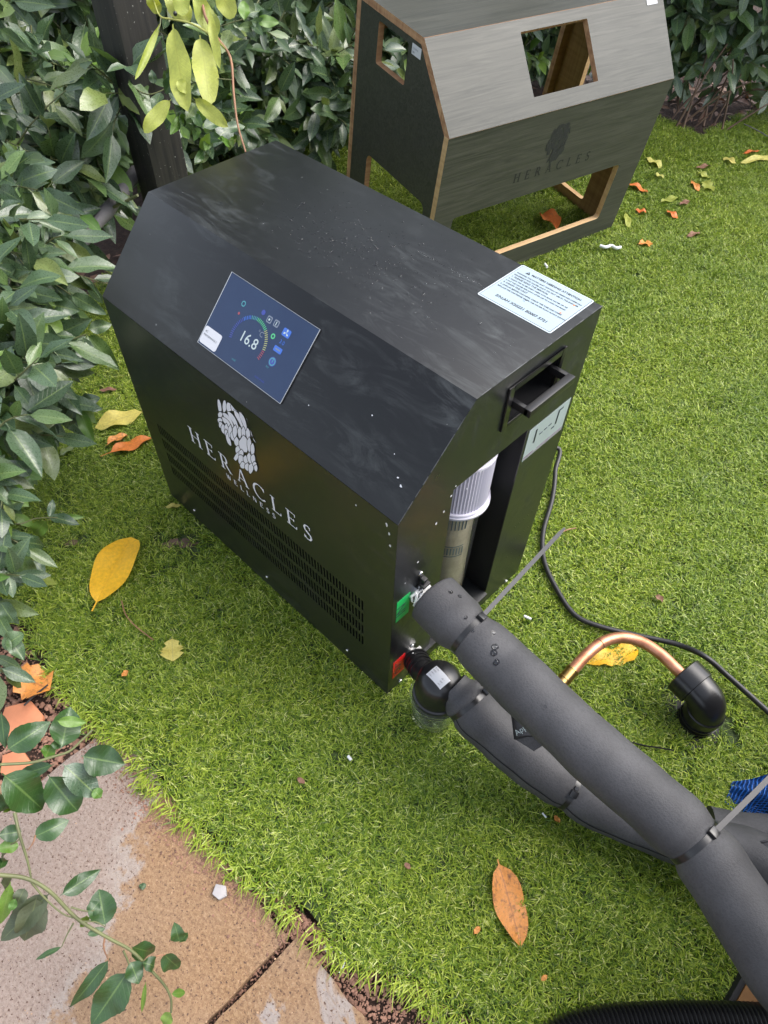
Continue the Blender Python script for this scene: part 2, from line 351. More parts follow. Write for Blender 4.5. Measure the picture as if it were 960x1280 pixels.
# ------------------------------------------------------------------ mesh builder
class MB:
    def __init__(s): s.v = []; s.f = []; s.uv = None; s.mi = []
    def quad(s, a, b, c, d, mi=0):
        n = len(s.v); s.v += [Vector(a), Vector(b), Vector(c), Vector(d)]; s.f.append((n, n+1, n+2, n+3)); s.mi.append(mi)
    def poly(s, pts, mi=0):
        n = len(s.v); s.v += [Vector(p) for p in pts]; s.f.append(tuple(range(n, n+len(pts)))); s.mi.append(mi)
    def box(s, x0, x1, y0, y1, z0, z1, mt=None):
        n = len(s.v)
        P = [Vector((x, y, z)) for z in (z0, z1) for y in (y0, y1) for x in (x0, x1)]
        if mt is not None: P = [mt @ p for p in P]
        s.v += P
        for f in ((0,2,3,1), (4,5,7,6), (0,1,5,4), (2,6,7,3), (0,4,6,2), (1,3,7,5)):
            s.f.append(tuple(n+i for i in f)); s.mi.append(0)
        return s
    def prism(s, poly, o, ex, ey, ez, h0, h1):
        """polygon (u,v) in plane o+u*ex+v*ey extruded along ez from h0 to h1"""
        o, ex, ey, ez = Vector(o), Vector(ex), Vector(ey), Vector(ez); n = len(s.v); k = len(poly)
        for h in (h0, h1): s.v += [o+ex*u+ey*v+ez*h for u, v in poly]
        s.f.append(tuple(n+i for i in range(k))[::-1]); s.f.append(tuple(n+k+i for i in range(k))); s.mi += [0, 0]
        for i in range(k):
            j = (i+1) % k; s.f.append((n+i, n+j, n+k+j, n+k+i)); s.mi.append(0)
        return s
    def tube(s, path, rad, seg=16, caps=True, squash=None):
        path = [Vector(p) for p in path]; k = len(path)
        if not hasattr(rad, '__len__'): rad = [rad]*k
        n0 = len(s.v); t = (path[1]-path[0]).normalized()
        a = t.orthogonal().normalized()
        for i, p in enumerate(path):
            t2 = (path[min(i+1, k-1)]-path[max(i-1, 0)]).normalized()
            a = (a - t2*a.dot(t2)).normalized(); b = t2.cross(a)
            for j in range(seg):
                an = 2*math.pi*j/seg; s.v.append(p + (a*math.cos(an)+b*math.sin(an))*rad[i])
        for i in range(k-1):
            for j in range(seg):
                j2 = (j+1) % seg
                s.f.append((n0+i*seg+j, n0+i*seg+j2, n0+(i+1)*seg+j2, n0+(i+1)*seg+j)); s.mi.append(0)
        if caps:
            s.f.append(tuple(n0+j for j in range(seg))[::-1]); s.f.append(tuple(n0+(k-1)*seg+j for j in range(seg))); s.mi += [0, 0]
        return s
    def lathe(s, prof, o, axis=(0,0,1), seg=32, closed=False):
        """prof: list (r, h) along the axis"""
        axis = Vector(axis).normalized(); a = axis.orthogonal().normalized(); b = axis.cross(a); o = Vector(o); n0 = len(s.v)
        for r, h in prof:
            for j in range(seg):
                an = 2*math.pi*j/seg; s.v.append(o+axis*h+(a*math.cos(an)+b*math.sin(an))*max(r, 1e-5))
        for i in range(len(prof)-1):
            for j in range(seg):
                j2 = (j+1) % seg
                s.f.append((n0+i*seg+j, n0+i*seg+j2, n0+(i+1)*seg+j2, n0+(i+1)*seg+j)); s.mi.append(0)
        return s
    def build(s, name, mt, parent=None, origin=None, smooth=None, bevel=0, local=False, mats=None):
        """parent: vertices are given in world space unless local; origin: where a top-level object stands"""
        off = Vector((0, 0, 0))
        if origin is not None: off = Vector(origin)
        elif parent is not None and not local: off = WL.get(parent.name, Vector((0, 0, 0)))
        me = bpy.data.meshes.new(name)
        me.from_pydata([tuple(v-off) for v in s.v], [], s.f)
        for mm in (mats or [mt]): me.materials.append(mm)
        if mats: me.polygons.foreach_set('material_index', s.mi)
        me.update()
        if bevel or smooth is not None:
            bm = bmesh.new(); bm.from_mesh(me); bmesh.ops.remove_doubles(bm, verts=bm.verts, dist=1e-5)
            if bevel:
                es = [e for e in bm.edges if len(e.link_faces) == 2 and e.calc_face_angle(0) > 0.5]
                bmesh.ops.bevel(bm, geom=es, offset=bevel, segments=2, profile=0.6, affect='EDGES', clamp_overlap=True)
            bmesh.ops.recalc_face_normals(bm, faces=bm.faces)
            bm.to_mesh(me); bm.free()
        if smooth is not None or bevel:
            me.polygons.foreach_set('use_smooth', [True]*len(me.polygons))
            me.set_sharp_from_angle(angle=R_(smooth if smooth else 35))
        return link(name, me, parent, off if parent is None else None)
WL = {}
def link(name, me, parent=None, loc=None):
    o = bpy.data.objects.new(name, me); COL.objects.link(o)
    if parent is not None:
        o.parent = parent; WL[o.name] = WL.get(parent.name, Vector((0, 0, 0)))
    else:
        if loc is not None: o.location = loc
        WL[o.name] = Vector(loc) if loc is not None else Vector((0, 0, 0))
    return o
def thing(name, label, cat, loc=(0,0,0), group=None):
    o = bpy.data.objects.new(name, None); COL.objects.link(o); o.location = loc; o.empty_display_size = 0.05
    WL[o.name] = Vector(loc); return tag(o, label, cat, group)
def tag(o, label=None, cat=None, group=None, kind=None):
    if label: o['label'] = label
    if cat: o['category'] = cat
    if group: o['group'] = group
    if kind: o['kind'] = kind
    return o
def smooth_path(pts, n=8):
    """Catmull-Rom through the points"""
    P = [Vector(p) for p in pts]; P = [P[0]*2-P[1]] + P + [P[-1]*2-P[-2]]; out = []
    for i in range(1, len(P)-2):
        a, b, c, d = P[i-1:i+3]
        for k in range(n):
            t = k/n
            out.append(0.5*((2*b)+(c-a)*t+(2*a-5*b+4*c-d)*t*t+(3*b-a-3*c+d)*t**3))
    out.append(P[-2]); return out

# ------------------------------------------------------------------ lettering
def text_mesh(txt, size, o, ex, ey, mt, parent, name, lift=0.0004, align='LEFT', local=False, bold=0.0, shear=0.0):
    cu = bpy.data.curves.new('t', 'FONT'); cu.body = txt; cu.size = size; cu.align_x = align; cu.resolution_u = 3
    cu.offset = bold; cu.shear = shear
    to = bpy.data.objects.new('t', cu); COL.objects.link(to)
    dg = bpy.context.evaluated_depsgraph_get(); me0 = to.evaluated_get(dg).to_mesh()
    ex, ey = Vector(ex), Vector(ey); nz = ex.cross(ey).normalized(); o = Vector(o)
    vs = [o + ex*v.co.x + ey*v.co.y + nz*lift for v in me0.vertices]; fs = [tuple(p.vertices) for p in me0.polygons]
    to.to_mesh_clear() if hasattr(to, 'to_mesh_clear') else None
    bpy.data.objects.remove(to); bpy.data.curves.remove(cu)
    b = MB(); b.v = vs; b.f = fs; b.mi = [0]*len(fs)
    return b.build(name, mt, parent, local=local)

def serif(ch, thin=0.055, thick=0.13):
    """hand drawn roman capitals, unit cap height; returns list of polygons and the advance width"""
    P = []; sf = 0.05; sw = 0.09
    def bar(x0, y0, x1, y1, w):
        d = Vector((x1-x0, y1-y0)).normalized(); n = Vector((-d.y, d.x))*w/2
        P.append([(x0+n.x, y0+n.y), (x0-n.x, y0-n.y), (x1-n.x, y1-n.y), (x1+n.x, y1+n.y)])
    def ser(x, y, w=sw, s=1): P.append([(x-w, y), (x+w, y), (x+w, y+sf*s), (x-w, y+sf*s)])
    def stem(x, w=thick, top=True, bot=True):
        bar(x, 0, x, 1, w)
        if top: ser(x, 1, sw+w/2, -1)
        if bot: ser(x, 0, sw+w/2, 1)
    def arc(cx, cy, rx, ry, a0, a1, w0, w1, n=14):
        for i in range(n):
            q = []
            for t, s in ((i/n, 1), ((i+1)/n, 1), ((i+1)/n, -1), (i/n, -1)):
                a = R_(a0+(a1-a0)*t); ww = (w0 + (w1-w0)*abs(math.cos(a)))/2*s
                q.append((cx+(rx+ww)*math.cos(a), cy+(ry+ww)*math.sin(a)))
            P.append(q)
    if ch == 'H': stem(0.16); stem(0.74); bar(0.16, 0.52, 0.74, 0.52, thin); adv = 0.9
    elif ch == 'E':
        stem(0.16); bar(0.16, 0.975, 0.60, 0.975, thin); bar(0.16, 0.52, 0.50, 0.52, thin); bar(0.16, 0.025, 0.64, 0.025, thin)
        bar(0.60, 1.0, 0.60, 0.82, thin); bar(0.50, 0.60, 0.50, 0.43, thin); bar(0.64, 0.0, 0.66, 0.2, thin); adv = 0.75
    elif ch == 'R':
        stem(0.16); bar(0.16, 0.975, 0.36, 0.975, thin); bar(0.16, 0.49, 0.36, 0.49, thin); arc(0.36, 0.733, 0.19, 0.243, 90, -90, thin, thick)
        bar(0.38, 0.50, 0.72, 0.02, thick*0.95); ser(0.76, 0, 0.09, 1); adv = 0.86
    elif ch == 'A':
        bar(0.10, 0.02, 0.40, 1.0, thin); bar(0.40, 1.0, 0.72, 0.0, thick); bar(0.21, 0.34, 0.60, 0.34, thin); ser(0.11, 0, 0.1, 1); ser(0.72, 0, 0.13, 1); adv = 0.84
    elif ch == 'C':
        arc(0.50, 0.5, 0.42, 0.48, 42, 318, thin, thick, 24); bar(0.82, 0.98, 0.82, 0.74, thin); adv = 0.9
    elif ch == 'L':
        stem(0.16); bar(0.16, 0.025, 0.62, 0.025, thin); bar(0.62, 0.0, 0.64, 0.2, thin); adv = 0.68
    elif ch == 'S':
        arc(0.30, 0.745, 0.19, 0.225, 40, 250, thin, thick*.9, 14); arc(0.30, 0.27, 0.21, 0.24, 75, -150, thin, thick*.9, 14)
        bar(0.20, 0.60, 0.42, 0.45, thick); bar(0.46, 0.98, 0.46, 0.78, thin); bar(0.09, 0.02, 0.09, 0.24, thin); adv = 0.6
    elif ch == 'W':
        bar(0.05, 1, 0.28, 0, thick); bar(0.28, 0, 0.5, 0.95, thin); bar(0.5, 0.95, 0.72, 0, thick); bar(0.72, 0, 0.93, 1, thin); adv = 1.0
    elif ch == 'N':
        bar(0.14, 0, 0.14, 1, thin); bar(0.14, 1, 0.7, 0, thick); bar(0.7, 0, 0.7, 1, thin); adv = 0.85
    else: adv = 0.4
    return P, adv
def roman(word, x0, x1, base, h, frame, mt, parent, name, lift=0.0005, thin=0.055, thick=0.13, local=False):
    """word spread between x0 and x1 on the plane frame=(o,ex,ey)"""
    o, ex, ey = (Vector(q) for q in frame); nz = ex.cross(ey).normalized()
    advs = [serif(c)[1]*h for c in word]; gap = (x1-x0-sum(advs))/(len(word)-1)
    x = x0; obs = []
    for c, a in zip(word, advs):
        ps, _ = serif(c, thin, thick); b = MB()
        for i, p in enumerate(ps):
            b.poly([o + ex*(x+u*h) + ey*(base+v*h) + nz*(lift+i*0.000012) for u, v in p])
        obs.append(b.build(name, mt, parent, local=local)); x += a+gap
    return obs
def unslant(u, v):                      # the crest was traced from the oblique photograph: lay it upright
    A, B, C, D = (.2567, .2927), (.4026, .4060), (.3201, .5171), (.4389, .5920)
    X, Z = ((A[i]*(1-u)+B[i]*u)*(1-v)+(C[i]*(1-u)+D[i]*u)*v for i in (0, 1))
    return (X-.316)/.104, (Z-.405)/.114
def emblem(frame, x0, z0, wd, ht, mt, parent, name, lift=0.0005, local=False, gap=0.012):
    """profile crest made of overlapping tongues (mane on top, face, beard below)"""
    o, ex, ey = (Vector(q) for q in frame); nz = ex.cross(ey).normalized(); b = MB()
    k = [0]
    def tong(x, y, an, ln, w, bend=0.0):
        an = R_(an); pts = []; n = 7
        for s in (1, -1):
            rng = range(n+1) if s == 1 else range(n-1, 0, -1)
            for i in rng:
                t = i/n; cx = x+ln*t*math.cos(an+bend*t); cy = y+ln*t*math.sin(an+bend*t)
                ww = w*math.sin(math.pi*min(1, 0.12+0.88*t))**0.75*s/2
                pts.append((cx-math.sin(an+bend*t)*ww, cy+math.cos(an+bend*t)*ww))
        k[0] += 1
        cxm = sum(p[0] for p in pts)/len(pts); cym = sum(p[1] for p in pts)/len(pts)
        for lay, gr in ((0, 1.0), (1, 0.0)):
            q = []
            for pi, (u, v) in enumerate(pts):
                du, dv = u-cxm, v-cym; dl = math.hypot(du, dv)+1e-6
                uu = u+du/dl*gap*gr; q.append((uu, min(v+dv/dl*gap*gr, float(np.interp(uu, (.1,.2,.35,.47,.61,.74,.84,.89,1), (1,.99,.95,.875,.85,.77,.60,.5,.4))))))
            b.poly([o+ex*(x0+u*wd)+ey*(z0+v*ht)+nz*(lift+(k[0]*2+lay)*0.000006) for u, v in [unslant(*c) for c in q]], 1-lay)
    T = [(.10,.83,108,.20,.055,.1),(.20,.84,98,.17,.06,-.1),(.31,.85,88,.15,.09,0),(.43,.86,80,.13,.11,0),(.56,.85,62,.12,.08,-.4),(.66,.84,40,.15,.075,-.6),
         (.14,.82,-8,.42,.05,-.55),(.12,.77,-12,.46,.05,-.5),(.26,.84,-14,.46,.05,-.55),(.42,.86,-22,.42,.05,-.45),(.55,.84,-28,.34,.05,-.5),
         (.72,.84,-20,.20,.07,-.7),(.80,.77,-45,.18,.07,-.4),(.85,.68,-62,.16,.06,-.3),(.90,.58,-70,.14,.05,0),
         (.03,.80,10,.12,.05,.0),(.02,.74,0,.13,.045,0),(.05,.70,-20,.14,.05,0),(.14,.69,-70,.15,.06,.2),(.23,.70,-78,.16,.06,.2),
         (.22,.62,-66,.13,.05,.3),(.26,.58,-72,.22,.055,.25),(.33,.68,-72,.17,.06,-.3),(.38,.60,-70,.17,.07,.3),(.45,.68,-75,.18,.07,-.2),
         (.56,.66,-70,.16,.06,-.2),(.64,.66,-62,.18,.06,-.3),(.74,.64,-60,.17,.06,-.2),(.48,.52,-72,.16,.07,.2),
         (.62,.53,-66,.26,.13,.1),(.78,.52,-72,.22,.06,-.2),(.86,.44,-78,.2,.055,-.1),(.52,.40,-80,.18,.07,.25),(.60,.34,-76,.12,.07,.2),
         (.45,.19,25,.16,.05,.4),(.55,.22,-15,.18,.09,-.4),(.70,.26,-80,.17,.06,.3),(.78,.30,-72,.2,.06,.1),(.88,.28,-86,.16,.06,.1),
         (.62,.15,-60,.13,.07,.4),(.74,.14,-78,.14,.07,.3),(.84,.14,-82,.17,.07,-.2),(.90,.16,-60,.09,.05,.3),(.95,.12,-95,.11,.045,.2)]
    for t in T: tong(t[0], t[1], t[2], t[3], t[4]*1.55, t[5])
    return b.build(name, mt, parent, local=local, mats=[mt, M['ink']])

M['leaf_olive'] = make_leaf('olive_leaf', [(0.055, 0.075, 0.030), (0.070, 0.085, 0.040)], 0.4, 0.5, 0.12, (0.16, 0.2, 0.07))
M['twig_lime'] = simple('yellow_green_twig', (0.32, 0.33, 0.08), 0.5, nscale=80, nstr=0.2, var=0.2)
M['sand'] = simple('sandy_grains', (0.44, 0.29, 0.18), 0.9, nscale=200, nstr=0.3, var=0.6)
# ================================================================== THE SETTING
TURF_LOW = [(-1.6,-0.10), (-0.9,-0.12), (-0.6,-0.16), (-0.35,-0.26), (-0.10,-0.40), (0.059,-0.434), (0.22,-0.452), (0.324,-0.442), (0.433,-0.423), (0.571,-0.429), (0.676,-0.42),
            (0.77,-0.407), (0.841,-0.396), (0.908,-0.386), (0.982,-0.367), (1.095,-0.322), (1.20,-0.30), (1.5,-0.28), (2.6,-0.22)]
TURF_UP = [(-1.6, 0.9), (-1.30, 1.35), (-1.15, 1.62), (-0.9, 2.0), (-0.55, 2.45), (-0.33, 2.68), (-0.20, 2.70), (-0.08, 2.66), (-0.07, 2.95), (-0.02, 3.17), (0.25, 3.5), (1.0, 3.8), (2.6, 4.0)]
LX = [p[0] for p in TURF_LOW]; LY = [p[1] for p in TURF_LOW]; UX = [p[0] for p in TURF_UP]; UY = [p[1] for p in TURF_UP]
def in_turf(x, y, wob=0.0):
    x = np.asarray(x); y = np.asarray(y)
    lo = np.interp(x, LX, LY); up = np.interp(x, UX, UY)
    left = -0.95 + 0.30*np.clip(0.6-y, 0, 2) - 0.45*sstep(0.7, 1.1, y)
    return (y > lo+wob) & (y < up) & (x > left) & (x < 2.5)
def sheet(xs, ys, zf, keep=None):
    b = MB(); nx, ny = len(xs), len(ys)
    X, Y = np.meshgrid(xs, ys); Z = zf(X, Y)
    b.v = [Vector((float(X[j, i]), float(Y[j, i]), float(Z[j, i]))) for j in range(ny) for i in range(nx)]
    for j in range(ny-1):
        for i in range(nx-1):
            if keep is None or keep((xs[i]+xs[i+1])/2, (ys[j]+ys[j+1])/2):
                b.f.append((j*nx+i, j*nx+i+1, (j+1)*nx+i+1, (j+1)*nx+i)); b.mi.append(0)
    return b
gx = np.concatenate([[-80, -20, -6], np.arange(-3, 3.01, 0.06), [6, 20, 80]]); gy = np.concatenate([[-80, -20, -5], np.arange(-2, 5.01, 0.06), [8, 20, 80]])
def zsoil(x, y):
    n = 0.006*np.sin(x*23+np.sin(y*17)*2)*np.cos(y*29+x*7)
    return height(x, y) - 0.024 + n*((np.abs(x) < 3) & (np.abs(y) < 5))
tag(sheet(gx, gy, zsoil).build('ground', M['soil'], smooth=180), kind='structure')
tx = np.arange(-1.8, 2.56, 0.02); ty = np.arange(-0.5, 4.1, 0.02)
tag(sheet(tx, ty, lambda x, y: height(x, y)+0.001, lambda x, y: bool(in_turf(x, y, 0.03))).build('turf_backing', M['turf_base'], smooth=180), kind='structure')

# paving: two cut slabs with an open joint, on the soil
pav = bpy.data.objects.new('paving', None); COL.objects.link(pav); tag(pav, kind='structure'); WL[pav.name] = Vector((0,0,0))
def rough_slab(x0, x1, y0, y1, mt, jag=0.003, top=0.0):
    b = MB(); pts = []
    r = random.Random(int((x0+9)*1000))
    per = []
    for (a, c, d, e) in ((x0,y0,x1,y0), (x1,y0,x1,y1), (x1,y1,x0,y1), (x0,y1,x0,y0)):
        n = max(4, int(math.hypot(d-a, e-c)/0.03))
        for i in range(n): per.append((a+(d-a)*i/n+r.uniform(-jag, jag), c+(e-c)*i/n+r.uniform(-jag, jag)))
    b.prism(per, (0,0,0), (1,0,0), (0,1,0), (0,0,1), top-0.035, top)
    return b.build('slab', mt, pav, bevel=0.0018)
rough_slab(0.39, 0.893, -1.6, -0.408, M['slab'])
rough_slab(0.903, 1.9, -1.6, -0.398, M['slab2'], top=-0.001)
rough_slab(-0.30, 0.375, -1.6, -0.62, M['slab2'], 0.006, top=-0.006)

def pebbles(n, fn, s0, s1, name, mt, flat=0.55):
    b = MB(); r = random.Random(n)
    ico = [(0,0,1),(.89,0,.45),(.28,.85,.45),(-.72,.53,.45),(-.72,-.53,.45),(.28,-.85,.45),(.72,.53,-.45),(-.28,.85,-.45),(-.89,0,-.45),(-.28,-.85,-.45),(.72,-.53,-.45),(0,0,-1)]
    fc = [(0,1,2),(0,2,3),(0,3,4),(0,4,5),(0,5,1),(1,6,2),(2,7,3),(3,8,4),(4,9,5),(5,10,1),(6,7,2),(7,8,3),(8,9,4),(9,10,5),(10,6,1),(11,7,6),(11,8,7),(11,9,8),(11,10,9),(11,6,10)]
    for _ in range(n):
        x, y, z = fn(r); s = s0*(s1/s0)**(r.random()**2.2); a = r.uniform(0, 6.28); ca, sa = math.cos(a), math.sin(a); e = r.uniform(0.6, 1.0)
        k = len(b.v)
        for p in ico:
            q = [c*s*r.uniform(0.8, 1.15) for c in p]; q[1] *= e; q[2] *= flat
            b.v.append(Vector((x+q[0]*ca-q[1]*sa, y+q[0]*sa+q[1]*ca, z+q[2])))
        for f in fc: b.f.append(tuple(k+i for i in f)); b.mi.append(0)
    return b.build(name, mt)
def strip(r):
    x = r.uniform(0.80, 1.75); lo = np.interp(x, LX, LY); y = r.uniform(-0.405, max(lo, -.39)+0.02); return x, y, -0.013+r.random()*0.005
def rim(r):                                                # grit washed over the slab along the turf
    x = r.uniform(0.30, 0.90); lo = np.interp(x, LX, LY); return x, lo-abs(r.gauss(0, 0.028))+0.005, (0.001 if x > 0.39 else -0.018)
def corner(r):
    x = r.uniform(-0.35, 0.40); lo = float(np.interp(x, LX, LY)); y = lo - r.random()*0.20; return x, y, -0.018+r.random()*0.005
def slabtop(r): return r.uniform(0.39, 1.5), r.uniform(-1.0, -0.415), -0.0006
def joint(r): return r.uniform(0.894, 0.903), r.uniform(-0.95, -0.40), -0.014
tag(pebbles(7500, strip, 0.0012, 0.005, 'reddish_gravel', M['grit']), kind='stuff')
tag(pebbles(3000, rim, 0.0008, 0.0034, 'washed_grit', M['grit']), kind='stuff')
tag(pebbles(4600, corner, 0.0015, 0.008, 'bed_gravel', M['grit']), kind='stuff')
tag(pebbles(7000, slabtop, 0.0005, 0.0021, 'loose_sand_grains', M['sand']), kind='stuff')
tag(pebbles(500, joint, 0.001, 0.003, 'joint_grit', M['grit']), kind='stuff')

# turf blades: small tufts instanced over the lawn
def make_tuft(i, n=245, R=0.030):
    r = np.random.RandomState(100+i); b_v = []; b_f = []; rn = []
    nap = 0.5
    for k in range(n):
        x, y = r.uniform(-R, R, 2); a = r.uniform(0, 2*math.pi); h = r.uniform(0.009, 0.0175); w = r.uniform(0.00055, 0.0010)
        if r.rand() < 0.2: h *= 0.5
        lean = r.uniform(0.35, 1.5)*h; curl = r.uniform(-1.0, 1.0)*h*0.7
        dx, dy = math.cos(a), math.sin(a); dx += nap; nn = math.hypot(dx, dy)+1e-6; dx /= nn; dy /= nn
        sx, sy = -dy, dx; q = len(b_v); c = min(0.999, max(0.0, r.beta(2.2, 2.4) if r.rand() > 0.06 else r.uniform(0.9, 1)))
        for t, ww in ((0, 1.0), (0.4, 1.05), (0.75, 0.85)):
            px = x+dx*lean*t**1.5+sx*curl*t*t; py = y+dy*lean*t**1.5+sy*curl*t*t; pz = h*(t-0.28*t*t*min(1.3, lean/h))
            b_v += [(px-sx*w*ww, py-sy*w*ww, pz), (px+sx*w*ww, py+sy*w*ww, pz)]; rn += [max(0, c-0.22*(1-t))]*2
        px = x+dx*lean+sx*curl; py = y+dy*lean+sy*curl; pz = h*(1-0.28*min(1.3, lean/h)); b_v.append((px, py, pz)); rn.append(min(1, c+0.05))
        b_f += [(q, q+1, q+3, q+2), (q+2, q+3, q+5, q+4), (q+4, q+5, q+6)]
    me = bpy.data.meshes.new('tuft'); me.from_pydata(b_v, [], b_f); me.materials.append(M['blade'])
    at_ = me.attributes.new('rnd', 'FLOAT', 'POINT'); at_.data.foreach_set('value', rn)
    me.polygons.foreach_set('use_smooth', [True]*len(me.polygons))
    return me
tufts = bpy.data.collections.new('tufts')
for i in range(12):
    o = bpy.data.objects.new('tuft_%02d' % i, make_tuft(i)); tufts.objects.link(o)
# where tufts stand
rs = np.random.RandomState(3); pts = []; rots = []; scl = []
st = 0.034
X, Y = np.meshgrid(np.arange(-1.9, 2.5, st), np.arange(-0.5, 4.05, st)); X = X.ravel()+rs.uniform(-.5, .5, X.size)*st; Y = Y.ravel()+rs.uniform(-.5, .5, Y.size)*st
k = in_turf(X, Y, 0.014+rs.uniform(-0.006, 0.008, X.size))
k &= ~((X > 0.03) & (X < 0.69) & (Y > 0.03) & (Y < 0.385))                        # under the chiller
sm = np.abs(Y-(-0.105+0.14*np.clip((X-0.02)/0.18, 0, 1)*0.0+(X-0.10)*1.0*0.95+0.0)) # seam in the turf
BARE = [(0.130, -0.072, 0.046, 0.005, 45), (-0.045, -0.245, 0.03, 0.004, 40)]
for bx_, by_, ra, rb, an in BARE:
    c, s = math.cos(R_(an)), math.sin(R_(an)); u = (X-bx_)*c+(Y-by_)*s; v = -(X-bx_)*s+(Y-by_)*c
    k &= ~((u/(ra+0.012))**2+(v/(rb+0.021))**2 < 1)
k &= ~(((X-1.178)**2+(Y-0.392)**2) < 0.058**2)                                     # round the waste pipe
X, Y = X[k], Y[k]
# drop what the camera can never see even from a step aside (far behind the hedge edge is already cut)
Z = height(X, Y)+0.0005
me = bpy.data.meshes.new('turf_grass'); me.from_pydata(list(zip(X.tolist(), Y.tolist(), Z.tolist())), [], [])
n = len(X)
a1 = me.attributes.new('rz', 'FLOAT', 'POINT'); a1.data.foreach_set('value', (R_(-60)+rs.normal(0, 1.25, n)).astype(np.float32))
a2 = me.attributes.new('sc', 'FLOAT', 'POINT'); a2.data.foreach_set('value', rs.uniform(0.85, 1.2, n).astype(np.float32))
a3 = me.attributes.new('pick', 'INT', 'POINT'); a3.data.foreach_set('value', rs.randint(0, 12, n).astype(np.int32))
turf = bpy.data.objects.new('turf_grass', me); COL.objects.link(turf); tag(turf, 'bright green artificial turf blades of the lawn', None, None, 'stuff')
ng = bpy.data.node_groups.new('turf_scatter', 'GeometryNodeTree')
ng.interface.new_socket('Geometry', in_out='INPUT', socket_type='NodeSocketGeometry'); ng.interface.new_socket('Geometry', in_out='OUTPUT', socket_type='NodeSocketGeometry')
gi = ng.nodes.new('NodeGroupInput'); go = ng.nodes.new('NodeGroupOutput')
ci = ng.nodes.new('GeometryNodeCollectionInfo'); ci.inputs['Collection'].default_value = tufts; ci.inputs['Separate Children'].default_value = True; ci.inputs['Reset Children'].default_value = True
ip = ng.nodes.new('GeometryNodeInstanceOnPoints'); ip.inputs['Pick Instance'].default_value = True
def attr(name, ty):
    a = ng.nodes.new('GeometryNodeInputNamedAttribute'); a.data_type = ty; a.inputs['Name'].default_value = name; return a.outputs[0]
cx = ng.nodes.new('ShaderNodeCombineXYZ'); ng.links.new(attr('rz', 'FLOAT'), cx.inputs[2])
cs = ng.nodes.new('ShaderNodeCombineXYZ'); sa = attr('sc', 'FLOAT')
for i in range(3): ng.links.new(sa, cs.inputs[i])
ng.links.new(gi.outputs[0], ip.inputs['Points']); ng.links.new(ci.outputs[0], ip.inputs['Instance'])
ng.links.new(attr('pick', 'INT'), ip.inputs['Instance Index']); ng.links.new(cx.outputs[0], ip.inputs['Rotation']); ng.links.new(cs.outputs[0], ip.inputs['Scale'])
ng.links.new(ip.outputs[0], go.inputs[0])
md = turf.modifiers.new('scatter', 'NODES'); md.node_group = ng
for bx_, by_, ra, rb, an in BARE:
    b = MB(); r = random.Random(int(ra*1e4)); c, s = math.cos(R_(an)), math.sin(R_(an)); P = []
    for i in range(44):
        a = 2*math.pi*i/44; u, v = math.cos(a)*ra*r.uniform(.7, 1.15), math.sin(a)*rb*r.uniform(.1, 2.6)*1.4; P.append((bx_+u*c-v*s, by_+u*s+v*c, 0.006))
    b.poly(P); tag(b.build('bare_patch', M['bark']), kind='structure')
# stray long fibres along the cut edge
b = MB(); r = random.Random(11)
for _ in range(520):
    x = r.uniform(0.25, 1.75); y = float(np.interp(x, LX, LY))+r.uniform(0, 0.02); a = R_(-90)+r.gauss(0.25, 0.5); ln = r.uniform(0.02, 0.045); p = Vector((x, y, 0.004)); sd_ = Vector((-math.sin(a), math.cos(a), 0))*0.0009
    q = [p, p+Vector((math.cos(a)*ln*.5, math.sin(a)*ln*.5, r.uniform(.006, .016))), p+Vector((math.cos(a)*ln, math.sin(a)*ln, r.uniform(-.004, .006)))]
    b.quad(q[0]-sd_, q[0]+sd_, q[1]+sd_, q[1]-sd_); b.poly([q[1]-sd_, q[1]+sd_, q[2]])
me = b.build('turf_fringe', M['blade']); tag(me, kind='stuff')
aa = me.data.attributes.new('rnd', 'FLOAT', 'POINT'); aa.data.foreach_set('value', [r.uniform(0.4, 0.95) for _ in me.data.vertices])
# ================================================================== THE CHILLER
CL, CD, CH, CYY, CHF = 0.72, 0.4168, 0.6821, 0.1357, 0.5462
ch = thing('water_chiller', 'black metal water chiller with lit touchscreen standing on the lawn', 'water chiller', (0, 0, 0))
SV = Vector((0, CYY, CH-CHF)); SLEN = SV.length; SV.normalize()
FR_CH = ((0,0,CHF), (1,0,0), tuple(SV)); FR_FR = ((0,0,0), (1,0,0), (0,0,1)); FR_EN = ((CL,0,0), (0,1,0), (0,0,1)); FR_TP = ((0,0,CH), (1,0,0), (0,1,0))
def plate(frame, u0, u1, v0, v1, h0, h1, r=0.0):
    o, ex, ey = (Vector(q) for q in frame); nz = ex.cross(ey).normalized(); b = MB()
    if r:
        P = []
        for cx_, cy_, a0 in ((u1-r, v1-r, 0), (u0+r, v1-r, 90), (u0+r, v0+r, 180), (u1-r, v0+r, 270)):
            P += [(cx_+r*math.cos(R_(a0+t)), cy_+r*math.sin(R_(a0+t))) for t in (0, 30, 60, 90)]
    else: P = [(u0, v0), (u1, v0), (u1, v1), (u0, v1)]
    return b.prism(P, o, ex, ey, nz, h0, h1)
def pt(frame, u, v, h=0.0):
    o, ex, ey = (Vector(q) for q in frame); return o+ex*u+ey*v+ex.cross(ey).normalized()*h
T = 0.0015
# top cover: top sheet and sloped sheet are one bent panel
pf = [(0.0, CHF), (CYY, CH), (CD, CH), (CD, CH-T*1), (CYY+T*.4, CH-T), (T*.9, CHF-T*.3)]
b = MB(); b.prism([(y, z) for y, z in pf], (0,0,0), (0,1,0), (0,0,1), (1,0,0), 0, CL)
b.build('top_cover', M['coat_top'], ch, bevel=0.0012)
